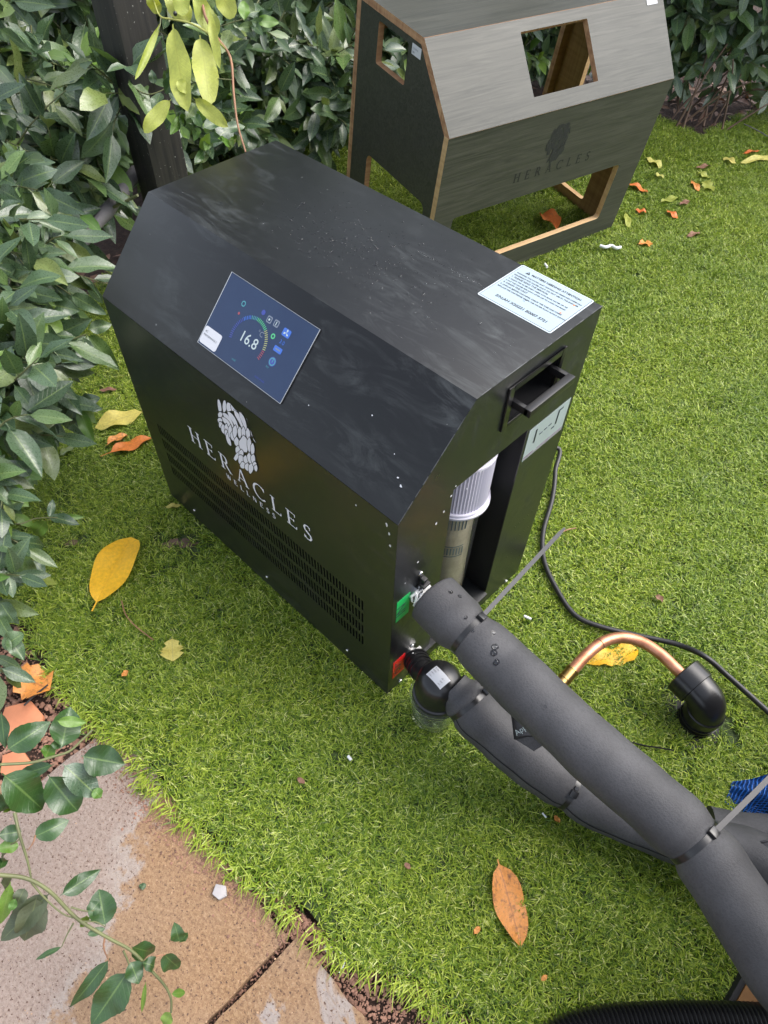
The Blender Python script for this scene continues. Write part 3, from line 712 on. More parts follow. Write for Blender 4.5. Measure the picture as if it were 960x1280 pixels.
# front panel with four rows of punched slots
b = MB(); PIT = 0.00794; NX = 76; X0 = 0.054; rows = [0.1255+0.0412*i for i in range(4)]; SH = 0.0295; SWD = 0.0041
xs = [0.0]; 
for i in range(NX): xs += [X0+i*PIT, X0+i*PIT+SWD]
xs.append(CL); zs = [0.012]
for z in rows: zs += [z, z+SH]
zs.append(CHF-0.0005)
for j in range(len(zs)-1):
    for i in range(len(xs)-1):
        if j % 2 == 1 and i % 2 == 1:
            x0, x1, z0, z1 = xs[i], xs[i+1], zs[j], zs[j+1]
            for p, q in (((x0,z0),(x1,z0)), ((x1,z0),(x1,z1)), ((x1,z1),(x0,z1)), ((x0,z1),(x0,z0))):
                b.quad((p[0],0,p[1]), (q[0],0,q[1]), (q[0],0.003,q[1]), (p[0],0.003,p[1]))
            c = 0.0011                                     # rounded slot ends
            b.poly([(x0,0,z1-c*1.6),(x0+c,0,z1),(x0,0,z1)]); b.poly([(x1,0,z1-c*1.6),(x1,0,z1),(x1-c,0,z1)])
            b.poly([(x0,0,z0+c*1.6),(x0,0,z0),(x0+c,0,z0)]); b.poly([(x1,0,z0+c*1.6),(x1-c,0,z0),(x1,0,z0)])
        elif j % 2 == 0:
            if i == 0: b.quad((xs[0],0,zs[j]), (xs[-1],0,zs[j]), (xs[-1],0,zs[j+1]), (xs[0],0,zs[j+1]))
        else: b.quad((xs[i],0,zs[j]), (xs[i+1],0,zs[j]), (xs[i+1],0,zs[j+1]), (xs[i],0,zs[j+1]))
b.build('front_panel', M['coat'], ch)
b = MB(); b.box(0.004, CL-0.14, 0.012, CD-0.004, 0.02, CHF-0.03); b.build('inner_box', M['inside'], ch)
b = MB(); b.box(0.002, CL-0.002, 0.004, CD-0.002, 0.004, 0.016); b.build('base_tray', M['coat'], ch, bevel=0.001)
# left end and back sheet
b = MB(); b.prism([(0.0005,0.01),(0.0005,CHF-.001),(CYY,CH-.002),(CD,CH-.002),(CD,0.01)], (0,0,0), (0,1,0), (0,0,1), (1,0,0), 0.0006, 0.002); b.build('left_panel', M['coat'], ch)
b = MB(); b.box(0.002, CL-0.002, CD-0.002, CD-0.0006, 0.01, CH-0.003); b.build('back_panel', M['coat'], ch)
# right end panel: tall opening and handle pocket (pieces butted round the holes)
OY0, OY1, OZ0, OZ1 = 0.117, 0.292, 0.060, 0.524
HY0, HY1, HZ0, HZ1 = 0.218, 0.327, 0.587, 0.646
b = MB()
def ep(y0, y1, z0, z1): b.box(CL-0.0016, CL-0.0002, y0, y1, z0, z1)
ep(0.0006, OY0, 0.012, CHF-0.001); ep(OY0, OY1, 0.012, OZ0); ep(OY1, CD-.0006, 0.012, OZ1); ep(OY0, HY0, OZ1, CHF-0.001); ep(HY0, CD-.0006, OZ1, HZ0)
ep(HY1, CD-.0006, HZ0, HZ1); ep(HY0, CD-.0006, HZ1, CH-.002)
b.prism([(0.0006, CHF-.001), (HY0, CHF-.001), (HY0, CH-.002), (CYY, CH-.002)], (CL,0,0), (0,1,0), (0,0,1), (1,0,0), -0.0016, -0.0002)
b.build('end_panel', M['coat'], ch)
b = MB(); D_ = 0.135                                      # compartment lining
b.box(CL-D_, CL-0.002, OY1, OY1+0.0015, OZ0, OZ1+0.01); b.box(CL-D_, CL-0.002, 0.02, 0.0215, OZ0, OZ1+0.01)
b.box(CL-D_-0.0015, CL-D_, 0.02, OY1, OZ0, OZ1+0.01); b.box(CL-D_, CL-0.002, 0.02, OY1, OZ1+0.01, OZ1+0.0115)
b.build('compartment', M['inside'], ch)
b = MB(); b.box(CL-D_, CL+0.006, OY0-0.06, OY1-0.002, OZ0-0.004, OZ0+0.002); b.box(CL+0.004, CL+0.006, OY0, OY1-0.002, OZ0-0.016, OZ0-0.004)
b.build('compartment_shelf', M['coat_top'], ch, bevel=0.0006)
# filter housing
fc = thing_ax = (CL-0.072, 0.232)
b = MB(); n = 60; z0, z1 = 0.358, 0.475
prof = []
for i in range(n*2):
    a = math.pi*2*i/(n*2); r = 0.0545 if i % 2 else 0.0525; prof.append((r*math.cos(a)+fc[1], 0))
P = [((0.0548 if i % 2 else 0.0525)*math.cos(math.pi*i/n), (0.0548 if i % 2 else 0.0525)*math.sin(math.pi*i/n)) for i in range(n*2)]
b.prism(P, (fc[0], fc[1], 0), (1,0,0), (0,1,0), (0,0,1), z0+0.012, z1)
cap = b.build('filter_cap', M['cap_white'], ch)
b = MB(); b.lathe([(0.001, z0), (0.058, z0), (0.0595, z0+0.002), (0.0595, z0+0.006), (0.056, z0+0.008), (0.056, z0+0.010), (0.0585, z0+0.012), (0.0575, z0+0.014), (0.05, z0+0.0145)], (fc[0], fc[1], 0), seg=48); b.build('cap_ring', M['cap_white'], cap, smooth=40)
b = MB(); b.lathe([(0.001, z1-0.001), (0.0555, z1-0.001), (0.0555, z1+0.003), (0.052, z1+0.006), (0.0, z1+0.008)], (fc[0], fc[1], 0), seg=48); b.build('cap_top', M['cap_white'], cap, smooth=40)
b = MB(); b.lathe([(0.0, 0.066), (0.026, 0.066), (0.030, 0.07), (0.030, z0), (0, z0)], (fc[0], fc[1]-0.002, 0), seg=40); core = b.build('filter_core', M['filter_core'], ch, smooth=50)
b = MB()
for i in range(7):
    a = R_(-75+i*11); b.tube([(fc[0]+0.0312*math.cos(a), fc[1]+0.0312*math.sin(a), z) for z in (z0-0.055, z0-0.001)], 0.0012, 6)
b.build('core_rib', M['filter_mark'], core)
b = MB()
for i in range(-9, 8):
    a0, a1 = R_(-40+i*5), R_(-40+(i+1)*5)
    for (r0, r1) in ((0.222, 0.225), (0.252, 0.255)):
        b.quad(*[(fc[0]+0.0306*math.cos(a), fc[1]-0.002+0.0306*math.sin(a), z) for a, z in ((a0, r0), (a1, r0), (a1, r1), (a0, r1))])
    if i % 2: b.quad(*[(fc[0]+0.0306*math.cos(a), fc[1]-0.002+0.0306*math.sin(a), z) for a, z in ((a0, .228), (a1, .228), (a1, .249), (a0, .249))])
b.build('core_print', M['filter_mark'], core)
b = MB(); b.lathe([(0.0, 0.063), (0.040, 0.064), (0.043, 0.07), (0.0455, 0.20), (0.047, z0)], (fc[0], fc[1], 0), seg=40)
b.build('filter_bowl', M['clear'], ch, smooth=50)
# handle pocket, bail and plate
b = MB()
b.box(CL-0.045, CL-0.0435, HY0, HY1, HZ0, HZ1); b.box(CL-0.045, CL-0.001, HY0-.0015, HY0, HZ0, HZ1); b.box(CL-0.045, CL-0.001, HY1, HY1+.0015, HZ0, HZ1)
b.box(CL-0.045, CL-0.001, HY0, HY1, HZ0-.0015, HZ0); b.box(CL-0.045, CL-0.001, HY0, HY1, HZ1, HZ1+.0015)
hp = b.build('handle_pocket', M['plastic'], ch)
b = MB()
for y0, y1, z0_, z1_ in ((HY0-.011, HY0, HZ0-.010, HZ1+.010), (HY1, HY1+.011, HZ0-.010, HZ1+.010), (HY0, HY1, HZ1, HZ1+.010), (HY0, HY1, HZ0-.010, HZ0)):
    b.box(CL, CL+0.0035, y0, y1, z0_, z1_)
b.build('handle_plate', M['plastic'], hp, bevel=0.0008)
b = MB(); hz = 0.622
for y0, y1 in ((HY0+0.002, HY0+0.010), (HY1-0.010, HY1-0.002)): b.box(CL-0.006, CL+0.030, y0, y1, hz-0.006, hz+0.006)
b.box(CL+0.022, CL+0.034, HY0+0.002, HY1-0.002, hz-0.0065, hz+0.0065)
b.build('handle', M['plastic'], ch, bevel=0.0016)
# stickers
st = plate(FR_TP, .5755, .7055, .3095, .4178, 0.0002, 0.0005, 0.003).build('warning_label', M['label_border'], ch)
plate(FR_TP, .5775, .7035, .3115, .4158, 0.0005, 0.0006).build('label_line', M['ink'], st)
plate(FR_TP, .5783, .7027, .3123, .4150, 0.0006, 0.0007).build('label_field', M['label'], st)
text_mesh('MATTERS NEEDING ATTENTION', 0.0060, pt(FR_TP, .603, .4025, 0), (1,0,0), (0,1,0), M['ink'], st, 'label_text', 0.0009, bold=0.0002)
LN = ['WARNING: THE WATER MUST CONTAIN NO DISSOLVED CHEMICALS', 'EQUIPMENT FOR WATER ONLY, DO NOT USE IN THE SHOWER', '1. PLEASE READ THE MANUAL', '2. CLEAN THE FILTER EVERY WEEK WITH PLAIN WATER OR AIR', '3. PUT THE WATER PIPE AWAY AFTER USE TO AVOID THE FROST', '4. DRAIN THE UNIT', '5. UNPLUG BEFORE CLEANING, CHECK THE FUSE AND CABLE', 'REPLACE THE CARTRIDGE WHEN THE WATER FLOW SLOWS DOWN']
for i, s in enumerate(LN):
    text_mesh(s, 0.0050*min(1, 40/len(s)), pt(FR_TP, .5825, .3935-i*0.0066, 0), (1,0,0), (0,1,0), M['ink'], st, 'label_text', 0.0009, bold=0.00012)
text_mesh('S/N:AH X20221 B0007 5721', 0.0078, pt(FR_TP, .5965, .3245, 0), (1,0,0), (0,1,0), M['ink'], st, 'label_text', 0.0009, bold=0.0002)
b = MB(); b.poly([pt(FR_TP, u, v, .0009) for u, v in ((.5925,.4015),(.6005,.4015),(.5965,.4085))]); tr_ = b.build('warning_triangle', M['ink'], st)
b = MB(); b.poly([pt(FR_TP, u, v, .00095) for u, v in ((.5962,.4032),(.5968,.4032),(.5971,.4062),(.5959,.4062))]); b.build('exclamation', M['label'], st)
for u, v in ((.691,.387), (.688,.3585)):
    b = MB(); b.lathe([(0.0, 0), (0.0016, 0)], pt(FR_TP, u, v, 0.001), (0,0,1), 10); b.build('orange_spot', M['leaf_orange'], st)
# end sticker with the port diagram
es = plate(FR_EN, .2975, .4075, .4470, .5170, 0.0, 0.0004).build('port_diagram', M['grey_label'], ch)
def em(u0, u1, v0, v1, m_, nm='diagram_mark'):
    return plate(FR_EN, u0, u1, v0, v1, 0.0006, 0.0008).build(nm, m_, es)
em(.3175, .3215, .4765, .5065, M['ink']); em(.3765, .3805, .4790, .5065, M['ink']); em(.3765, .3900, .5065, .5100, M['ink_soft']); em(.368, .3765, .4735, .4765, M['ink_soft'])
for k_ in range(3): em(.332+k_*.012, .340+k_*.012, .486+k_*.0012, .4885+k_*.0012, M['ink_soft'])
em(.300, .325, .4535, .4555, M['purple_ink']); em(.300, .4055, .4495, .4508, M['purple_ink']); em(.335, .4055, .4535, .4545, M['purple_ink'])
# port labels
gl_ = plate(FR_EN, .0095, .0400, .2770, .3390, 0.0, 0.0005).build('green_label', M['green_label'], ch)
text_mesh('IN', 0.030, pt(FR_EN, .030, .291, 0), (0,0,1), (0,-1,0), M['ink_soft'], gl_, 'label_text', 0.0007)
rl_ = plate(FR_EN, .0115, .0430, .0620, .1270, 0.0, 0.0005).build('red_label', M['red_label'], ch)
text_mesh('OUT', 0.022, pt(FR_EN, .032, .070, 0), (0,0,1), (0,-1,0), M['ink_soft'], rl_, 'label_text', 0.0007)
# screws and vent holes
def screw(p, ax, r=0.0042):
    b = MB(); b.lathe([(r, 0), (r, 0.0012), (r*0.7, 0.0024), (0, 0.0027)], p, ax, 14); s = b.build('screw', M['steel'], ch, smooth=50)
for u, v in ((.1018,.0405), (.6077,.0415), (.36,.0405)): screw(pt(FR_FR, u, v), (0,-1,0), 0.0036)
for u, v in ((.0623,.3675), (.0613,.1299), (.3723,.0135), (.0368,.0150)): screw(pt(FR_EN, u, v), (1,0,0), 0.0048)
for j in range(4):
    for i in range(5):
        c = pt(FR_EN, .3405+i*.0138+j*.0018, .2370-j*.0507, 0.0001)
        b = MB(); b.lathe([(0.0, 0.0002), (0.0026, 0.0002)], c, (1,0,0), 10); vh = b.build('vent_hole', M['inside'], ch)
        b = MB(); b.lathe([(0.0, 0.0004), (0.0014, 0.0004)], c+Vector((0,0,.0006)), (1,0,0), 8); b.build('hole_rim', M['steel'], vh)
# lettering and crest on the front
roman('HERACLES', .189, .533, .327, .039, FR_FR, M['white_print'], ch, 'letter')
roman('WELLNESS', .292, .432, .3030, .0130, FR_FR, M['white_print'], ch, 'small_letter', thin=.09, thick=.17)
emblem(FR_FR, .316, .403, .104, .111, M['white_print'], ch, 'crest')
# paint chips on the edges
b = MB(); r = random.Random(4)
for (u, v, s) in ((.052,.41,1.2),(.085,.475,1.4),(.10,.49,1),(.112,.515,1.4),(.12,.53,.8),(.15,.50,.8),(.18,.515,1),(.025,.38,1)):
    c = pt(FR_EN, u, v, 0.0003); k = [(math.cos(a)*r.uniform(.4,1)*.0022*s, math.sin(a)*r.uniform(.5,1)*.003*s) for a in np.linspace(0, 5.2, 7)]
    b.poly([c+Vector((0, p, q)) for p, q in k])
for (u, v, s) in ((.700,.530,1.4),(.705,.515,1.2),(.708,.49,1),(.640,.52,.7)):
    c = pt(FR_FR, u, v, 0.0003); k = [(math.cos(a)*r.uniform(.4,1)*.0022*s, math.sin(a)*r.uniform(.5,1)*.004*s) for a in np.linspace(0, 5.2, 7)]
    b.poly([c+Vector((p, 0, q)) for p, q in k])
for (u, v, s) in ((.693,.045,1.3),(.683,.052,.9),(.60,.10,.8),(.50,.06,.6),(.66,.075,.5)):
    k = [(math.cos(a)*r.uniform(.3,1)*.0022*s, math.sin(a)*r.uniform(.4,1)*.0022*s) for a in np.linspace(0, 5.2, 7)]
    b.poly([pt(FR_CH, u+p, v+q, 0.0003) for p, q in k])
tag(b.build('paint_chips', M['white_label'], ch), kind='stuff')
# rubbed bare edge lines
b = MB()
for a_, c_ in ((((CL, 0, CHF)), ((CL, CYY, CH))), ((CL, CYY, CH), (CL, CD, CH))):
    a_, c_ = Vector(a_), Vector(c_); pts_ = [a_.lerp(c_, t/30) for t in range(31)]
    for i in range(30):
        if r.random() < 0.75: b.tube([pts_[i]+Vector((-.0004,0,-.0002)), pts_[i+1]+Vector((-.0004,0,-.0002))], r.uniform(0.0003, 0.0008), 5)
tag(b.build('worn_edge', M['steel_dark'], ch), kind='stuff')
# touchscreen
s_ = plate(FR_CH, .2545, .4560, .0370, .1580, 0.0005, 0.0022, 0.002).build('screen_frame', M['steel_dark'], ch)
scn = plate(FR_CH, .2553, .4552, .0378, .1572, 0.0022, 0.0026, 0.0015).build('touchscreen', M['screen'], ch)
b = MB()
for i in range(4):
    c4 = [(.2547,.0372), (.4558,.0372), (.4558,.1578), (.2547,.1578)]; p, q = c4[i], c4[(i+1) % 4]
    b.tube([pt(FR_CH, *p, .0025), pt(FR_CH, *q, .0025)], 0.0005, 6)
b.build('screen_rim', M['steel'], s_)
LFT = 0.0030
def disp(txt, size, u, v, m_, nm='screen_digits', bold=0.0, al='LEFT'):
    text_mesh(txt, size, pt(FR_CH, u, v, 0), FR_CH[1], FR_CH[2], M[m_], scn, nm, LFT, al, bold=bold)
disp('16.8', .0235, .3272, .0790, 'g_white', bold=0.0001)
disp('\u00b0C', .0115, .3560, .1010, 'g_grey')
disp('3.0', .0085, .4010, .1095, 'g_blue'); disp('cold', .0050, .334, .0475, 'g_cyan', 'screen_text'); disp('auto mode', .0050, .3895, .0470, 'g_dblue', 'screen_text'); disp('hrs', .0045, .400, .0690, 'g_cyan', 'screen_text')
AC, AR = (.3462, .0845), .0365
for i in range(44):
    a = R_(196-i*5.0); c, s2 = math.cos(a), math.sin(a)
    m_ = 'g_dblue' if i < 12 else 'g_blue' if i < 17 else 'g_cyan' if i < 21 else 'g_green' if i < 29 else 'g_yellow' if i < 39 else 'g_red'
    b = MB(); w_ = 0.0012
    b.poly([pt(FR_CH, AC[0]+c*ra-s2*w_*sg*0.55, AC[1]+s2*ra+c*w_*sg*0.55, LFT) for ra, sg in ((AR-.0035, -1), (AR+.0022, -1), (AR+.0022, 1), (AR-.0035, 1))])
    b.build('gauge_tick', M[m_], scn)
def disc(u, v, r0, r1, m_, nm='screen_icon', n=20, lf=LFT):
    b = MB()
    for i in range(n):
        a0, a1 = 2*math.pi*i/n, 2*math.pi*(i+1)/n
        b.quad(*[pt(FR_CH, u+math.cos(a)*r, v+math.sin(a)*r, lf) for a, r in ((a0, r0), (a0, r1), (a1, r1), (a1, r0))])
    return b.build(nm, M[m_], scn)
def sq(u, v, w_, h_, m_, lf=LFT, nm='screen_icon'): 
    return plate(FR_CH, u-w_/2, u+w_/2, v-h_/2, v+h_/2, lf, lf+.00005, min(w_, h_)*.2).build(nm, M[m_], scn)
disc(.3857, .1123, .0020, .0042, 'g_green'); disc(.4066, .0808, .0045, .0062, 'g_cyan'); sq(.4066, .0825, .0014, .0060, 'g_cyan')
disc(.4066, .0808, .0, .0072, 'g_dblue', lf=LFT-.0002)
disc(.3057, .1276, .0028, .0045, 'g_cyan'); disc(.3057, .1116, .0, .0022, 'g_red'); disc(.3486, .1334, .0, .0040, 'g_dblue')
sq(.3652, .1296, .0105, .0105, 'g_grey'); sq(.3652, .1296, .0070, .0070, 'screen', LFT+.0002); disc(.3652, .1296, .0, .0018, 'g_white', lf=LFT+.0004)
sq(.3805, .1305, .0105, .0105, 'g_grey'); sq(.3805, .1305, .0070, .0070, 'screen', LFT+.0002); sq(.3805, .1305, .0014, .0060, 'g_white', LFT+.0004)
sq(.4054, .1272, .0160, .0120, 'g_blue')
for k_ in range(3):
    a = R_(90+k_*120); b = MB(); c = (.4054, .1272)
    b.poly([pt(FR_CH, c[0]+x_, c[1]+y_, LFT+.0003) for x_, y_ in ((0, 0), (math.cos(a-.5)*.0045, math.sin(a-.5)*.0045), (math.cos(a)*.0058, math.sin(a)*.0058), (math.cos(a+.25)*.0045, math.sin(a+.25)*.0045))]); b.build('fan_blade_icon', M['g_white'], scn)
sq(.4054, .1000, .0170, .0085, 'g_blue'); sq(.4054, .1000, .010, .0020, 'g_grey', LFT+.0003)
stk = plate(FR_CH, .2562, .2972, .0400, .0680, 0.0027, 0.0031, 0.004).build('white_sticker', M['white_label'], ch)
text_mesh('AC', .0045, pt(FR_CH, .2600, .0590, 0), FR_CH[1], FR_CH[2], M['ink_soft'], stk, 'label_text', 0.0034)
text_mesh('PERFORMANCE 5', .0042, pt(FR_CH, .2592, .0530, 0), FR_CH[1], FR_CH[2], M['ink_soft'], stk, 'label_text', 0.0034)
# water drops
def drops(lst, name, parent, frame=None, wet=None):
    b = MB(); r = random.Random(len(lst))
    for c, nz, rr in lst:
        c = Vector(c); nz = Vector(nz).normalized(); a = nz.orthogonal().normalized(); bb = nz.cross(a); e = r.uniform(.7, 1.3); n0 = len(b.v)
        for q, h in ((1.0, 0.0), (0.85, 0.32), (0.5, 0.52)):
            for j in range(9):
                an = 2*math.pi*j/9; b.v.append(c+(a*math.cos(an)*e+bb*math.sin(an))*rr*q+nz*rr*h)
        b.v.append(c+nz*rr*0.58)
        for k_ in range(2):
            for j in range(9): b.f.append((n0+k_*9+j, n0+k_*9+(j+1) % 9, n0+(k_+1)*9+(j+1) % 9, n0+(k_+1)*9+j)); b.mi.append(0)
        for j in range(9): b.f.append((n0+18+j, n0+18+(j+1) % 9, n0+27)); b.mi.append(0)
    return tag(b.build(name, M['water'], parent, smooth=180), kind='stuff')
r = random.Random(21); dl = []
for _ in range(420):
    cl = r.choice([(.30,.27,.05,.035), (.36,.25,.06,.03), (.42,.27,.05,.03), (.34,.31,.08,.03), (.45,.22,.08,.03), (.40,.30,.07,.05), (.30,.22,.10,.06)])
    u, v = r.gauss(cl[0], cl[2]), r.gauss(cl[1], cl[3])
    if 0.02 < u < .70 and CYY+.01 < v < CD-.01: dl.append((pt(FR_TP, u, v, -.0001), (0,0,1), r.choice([.0009,.0011,.0013,.0014,.0018,.0026])*r.uniform(.8,1.2)))
for k_ in range(30): dl.append((pt(FR_TP, .44+k_*.0045+r.uniform(-.001,.001), .330+.001*math.sin(k_), 0), (0,0,1), r.uniform(.001, .0018)))
for _ in range(110):
    dl.append((pt(FR_TP, r.uniform(.02,.70), r.uniform(CYY+.01,.40)), (0,0,1), r.uniform(.0005, .0011)))
drops(dl, 'water_drops', ch)
# ================================================================== THE PLYWOOD COVER
QR = Matrix(((0.18764065540484864, -0.9759337666663057, 0.11110475921289661), (0.9818336557239249, 0.18960394484711318, 0.007281248945490218), (-0.028171917347461183, 0.10772013358202706, 0.9937820263488558)))
QT = Vector((-0.10611831030949104, 0.9902341739420646, 0.023131576495548214))
QL, QD, QH, QC, QHF = 0.8392, 0.4319, 0.6414, 0.1479, 0.4830
cv = thing('plywood_cover', 'black faced plywood cover box with cut out window leaning on the lawn behind the chiller', 'cover box', QT)
cv.rotation_mode = 'QUATERNION'; cv.rotation_quaternion = QR.to_quaternion()
TH = 0.018
E1, E2, E3 = (1,0,0), (0,1,0), (0,0,1)
QS = Vector((0, QC, QH-QHF)); QSL = QS.length; QS.normalize(); QN = Vector((1,0,0)).cross(QS)
def panel(name, outer, holes, frame, nz, face, inner, edge, th=TH, edge_hole=None):
    """board with a laminate face, plywood edges and an oiled inner face; holes are polygons"""
    o, ex, ey = (Vector(q) for q in frame); nz = Vector(nz)
    bm = bmesh.new(); loops = []
    for L_ in [outer]+holes:
        vs = [bm.verts.new(o+ex*u+ey*v) for u, v in L_]; loops.append([bm.edges.new((vs[i], vs[(i+1) % len(vs)])) for i in range(len(vs))])
    bmesh.ops.triangle_fill(bm, use_beauty=True, use_dissolve=True, edges=[e for l in loops for e in l], normal=nz)
    fs = list(bm.faces)
    r_ = bmesh.ops.extrude_face_region(bm, geom=fs)
    nv = [g for g in r_['geom'] if isinstance(g, bmesh.types.BMVert)]; nf = [g for g in r_['geom'] if isinstance(g, bmesh.types.BMFace)]
    for v in nv: v.co -= nz*th
    bmesh.ops.recalc_face_normals(bm, faces=bm.faces)
    for f in bm.faces:
        d = f.normal.dot(nz); f.material_index = 0 if d > 0.7 else 1 if d < -0.7 else 2
    me = bpy.data.meshes.new(name); bm.to_mesh(me); bm.free()
    for m_ in (face, inner, edge): me.materials.append(m_)
    return link(name, me, cv)
def rr(u0, u1, v0, v1, r=0.012, n=4):
    P = []
    for cx_, cy_, a0 in ((u1-r, v1-r, 0), (u0+r, v1-r, 90), (u0+r, v0+r, 180), (u1-r, v0+r, 270)):
        P += [(cx_+r*math.cos(R_(a0+90*t/n)), cy_+r*math.sin(R_(a0+90*t/n))) for t in range(n+1)]
    return P
# front, slope, top and back boards overlap the side panels
sdir = Vector((QC, QH-QHF)).normalized(); sn = Vector((sdir.y, -sdir.x)); SO = 0.0165
def on_slope(y): p0 = Vector((0, QHF))+sn*SO; t = (y-p0.x)/sdir.x; return p0.y+sdir.y*t
zt = QH-0.0165; yt = QC+(QH-0.0165-on_slope(QC))/sdir.y*sdir.x
TB = TH+.0005
side_out = [(TB, 0.0), (TB, on_slope(TB)), (yt, zt), (QD-TB, zt), (QD-TB, 0.0)]
panel('side_panel', side_out, [rr(.202, .331, .515, .610, .006), rr(.052, .335, .055, .280, .02)], ((0,0,0), E2, E3), (-1,0,0), M['laminate'], M['ply_face'], M['ply_edge'])
panel('side_panel', side_out, [rr(.145, .315, .20, .47, .006), rr(.145, .335, .032, .16, .01)], ((QL,0,0), E2, E3), (1,0,0), M['laminate'], M['ply_face'], M['ply_pale'])
panel('front_panel', [(0, 0.0), (QL, 0.0), (QL, QHF-.004), (0, QHF-.004)], [rr(.070, .742, .068, .250, .010)], ((0,0.0008,0), E1, E3), (0,-1,0), M['laminate'], M['ply_face'], M['ply_pale'])
panel('sloped_panel', [(0.001, -.002), (QL-0.001, -.002), (QL-0.001, QSL-.0005), (0.001, QSL-.0005)], [rr(.2963, .534, .040, .1887, .003)], ((0,0,QHF), E1, tuple(QS)), tuple(QN), M['laminate'], M['ply_face'], M['ply_edge'], th=0.016)
panel('top_panel', [(0.0004, QC+.001), (QL-0.0004, QC+.001), (QL-0.0004, QD), (0.0004, QD)], [], ((0,0,QH), E1, E2), (0,0,1), M['laminate'], M['ply_face'], M['ply_edge'], th=0.016)
for x0_, x1_, z0_, z1_ in ((0.0, .07, 0.0, QH-.017), (QL-.05, QL, 0.0, QH-.017), (.0705, QL-.0505, QH-.09, QH-.017)):
    panel('back_rail', [(x0_, z0_), (x1_, z0_), (x1_, z1_), (x0_, z1_)], [], ((0,QD,0), E1, E3), (0,1,0), M['laminate'], M['ply_face'], M['ply_edge'])
# engraving
QF = ((0,0.0008,0), (1,0,0), (0,0,1))
roman('HERACLES', .273, .575, .302, .0265, QF, M['engrave'], cv, 'engraved_letter', 0.0006, thin=.08, thick=.17, local=True)
emblem(QF, .378, .350, .082, .078, M['engrave'], cv, 'engraved_crest', 0.0006, local=True)
b = MB(); b.prism([(.150,.594),(.187,.594),(.187,.617),(.150,.617)], (0,0,0), E2, E3, (-1,0,0), 0.0004, 0.0008); lb = b.build('paper_label', M['white_label'], cv, local=True)
text_mesh('1 5 9 B 41', .0055, (-0.0008, .184, .606), (0,-1,0), (0,0,1), M['ink_soft'], lb, 'label_text', 0.0004, local=True)
text_mesh('5801', .0055, (-0.0008, .184, .598), (0,-1,0), (0,0,1), M['ink_soft'], lb, 'label_text', 0.0004, local=True)
b = MB(); b.prism([(.770,.190),(.812,.190),(.812,.212),(.770,.212)], Vector((0,0,QHF))+QN*.0003, E1, QS, QN, 0.0002, 0.0006); b.build('paper_tag', M['white_label'], cv, local=True)
# ================================================================== HOSES, FITTINGS, CABLE
def ring_band(path_pt, tan, rad, wd, th, name, mt, parent, seg=40):
    b = MB(); b.lathe([(rad, -wd/2), (rad+th, -wd/2), (rad+th, wd/2), (rad, wd/2)], path_pt, tan, seg); return b.build(name, mt, parent, smooth=40)
def sampled(path, rad):
    return smooth_path(path, 10)
# upper insulated hose, from the green port down to the right
HR = 0.0455
hp_ = [at(542,748,1.112), at(564,771,1.093), at(587,792,1.075), at(625,828,1.06), at(660,862,1.03), at(740,938,0.985), at(805,994,0.955), at(868,1052,0.925), at(905,1103,0.905), at(955,1180,0.87), at(1010,1250,0.84), Vector((1.56,.03,.235)), Vector((1.75,.06,.17)), Vector((2.0,.16,.10)), Vector((2.3,.3,.08))]
hs_ = smooth_path(hp_, 12)
TI = [2*12, 7*12]
hs_len = [0]
for i in range(1, len(hs_)): hs_len.append(hs_len[-1]+(hs_[i]-hs_[i-1]).length)
def hrad(i, ties, base):
    d = min(abs(hs_len[i]-hs_len[t]) for t in ties); return base*(1-0.15*math.exp(-(d/0.016)**2))*(1+.012*math.sin(hs_len[i]*41)+.008*math.sin(hs_len[i]*97+1))
org = Vector((hs_[0].x, hs_[0].y, 0)); 
uh = thing('insulated_hose', 'thick grey foam hose from the green port, running over the other hoses', 'hose', (0.80, 0.08, 0.0))
b = MB(); rd = [hrad(i, TI, HR) for i in range(len(hs_))]
b.tube(hs_, rd, 36, caps=False); b.lathe([(rd[0], 0), (rd[0]*.96, -.001), (0.020, -.001), (0.0195, 0.02)], hs_[0], (hs_[1]-hs_[0]), 36)
b.build('foam_sleeve', M['foam'], uh, smooth=60)
b = MB(); t0 = (hs_[1]-hs_[0]).normalized(); b.tube([hs_[0]-t0*0.008, hs_[0]+t0*0.03], 0.0185, 20); b.build('hose_end', M['plastic_matt'], uh)
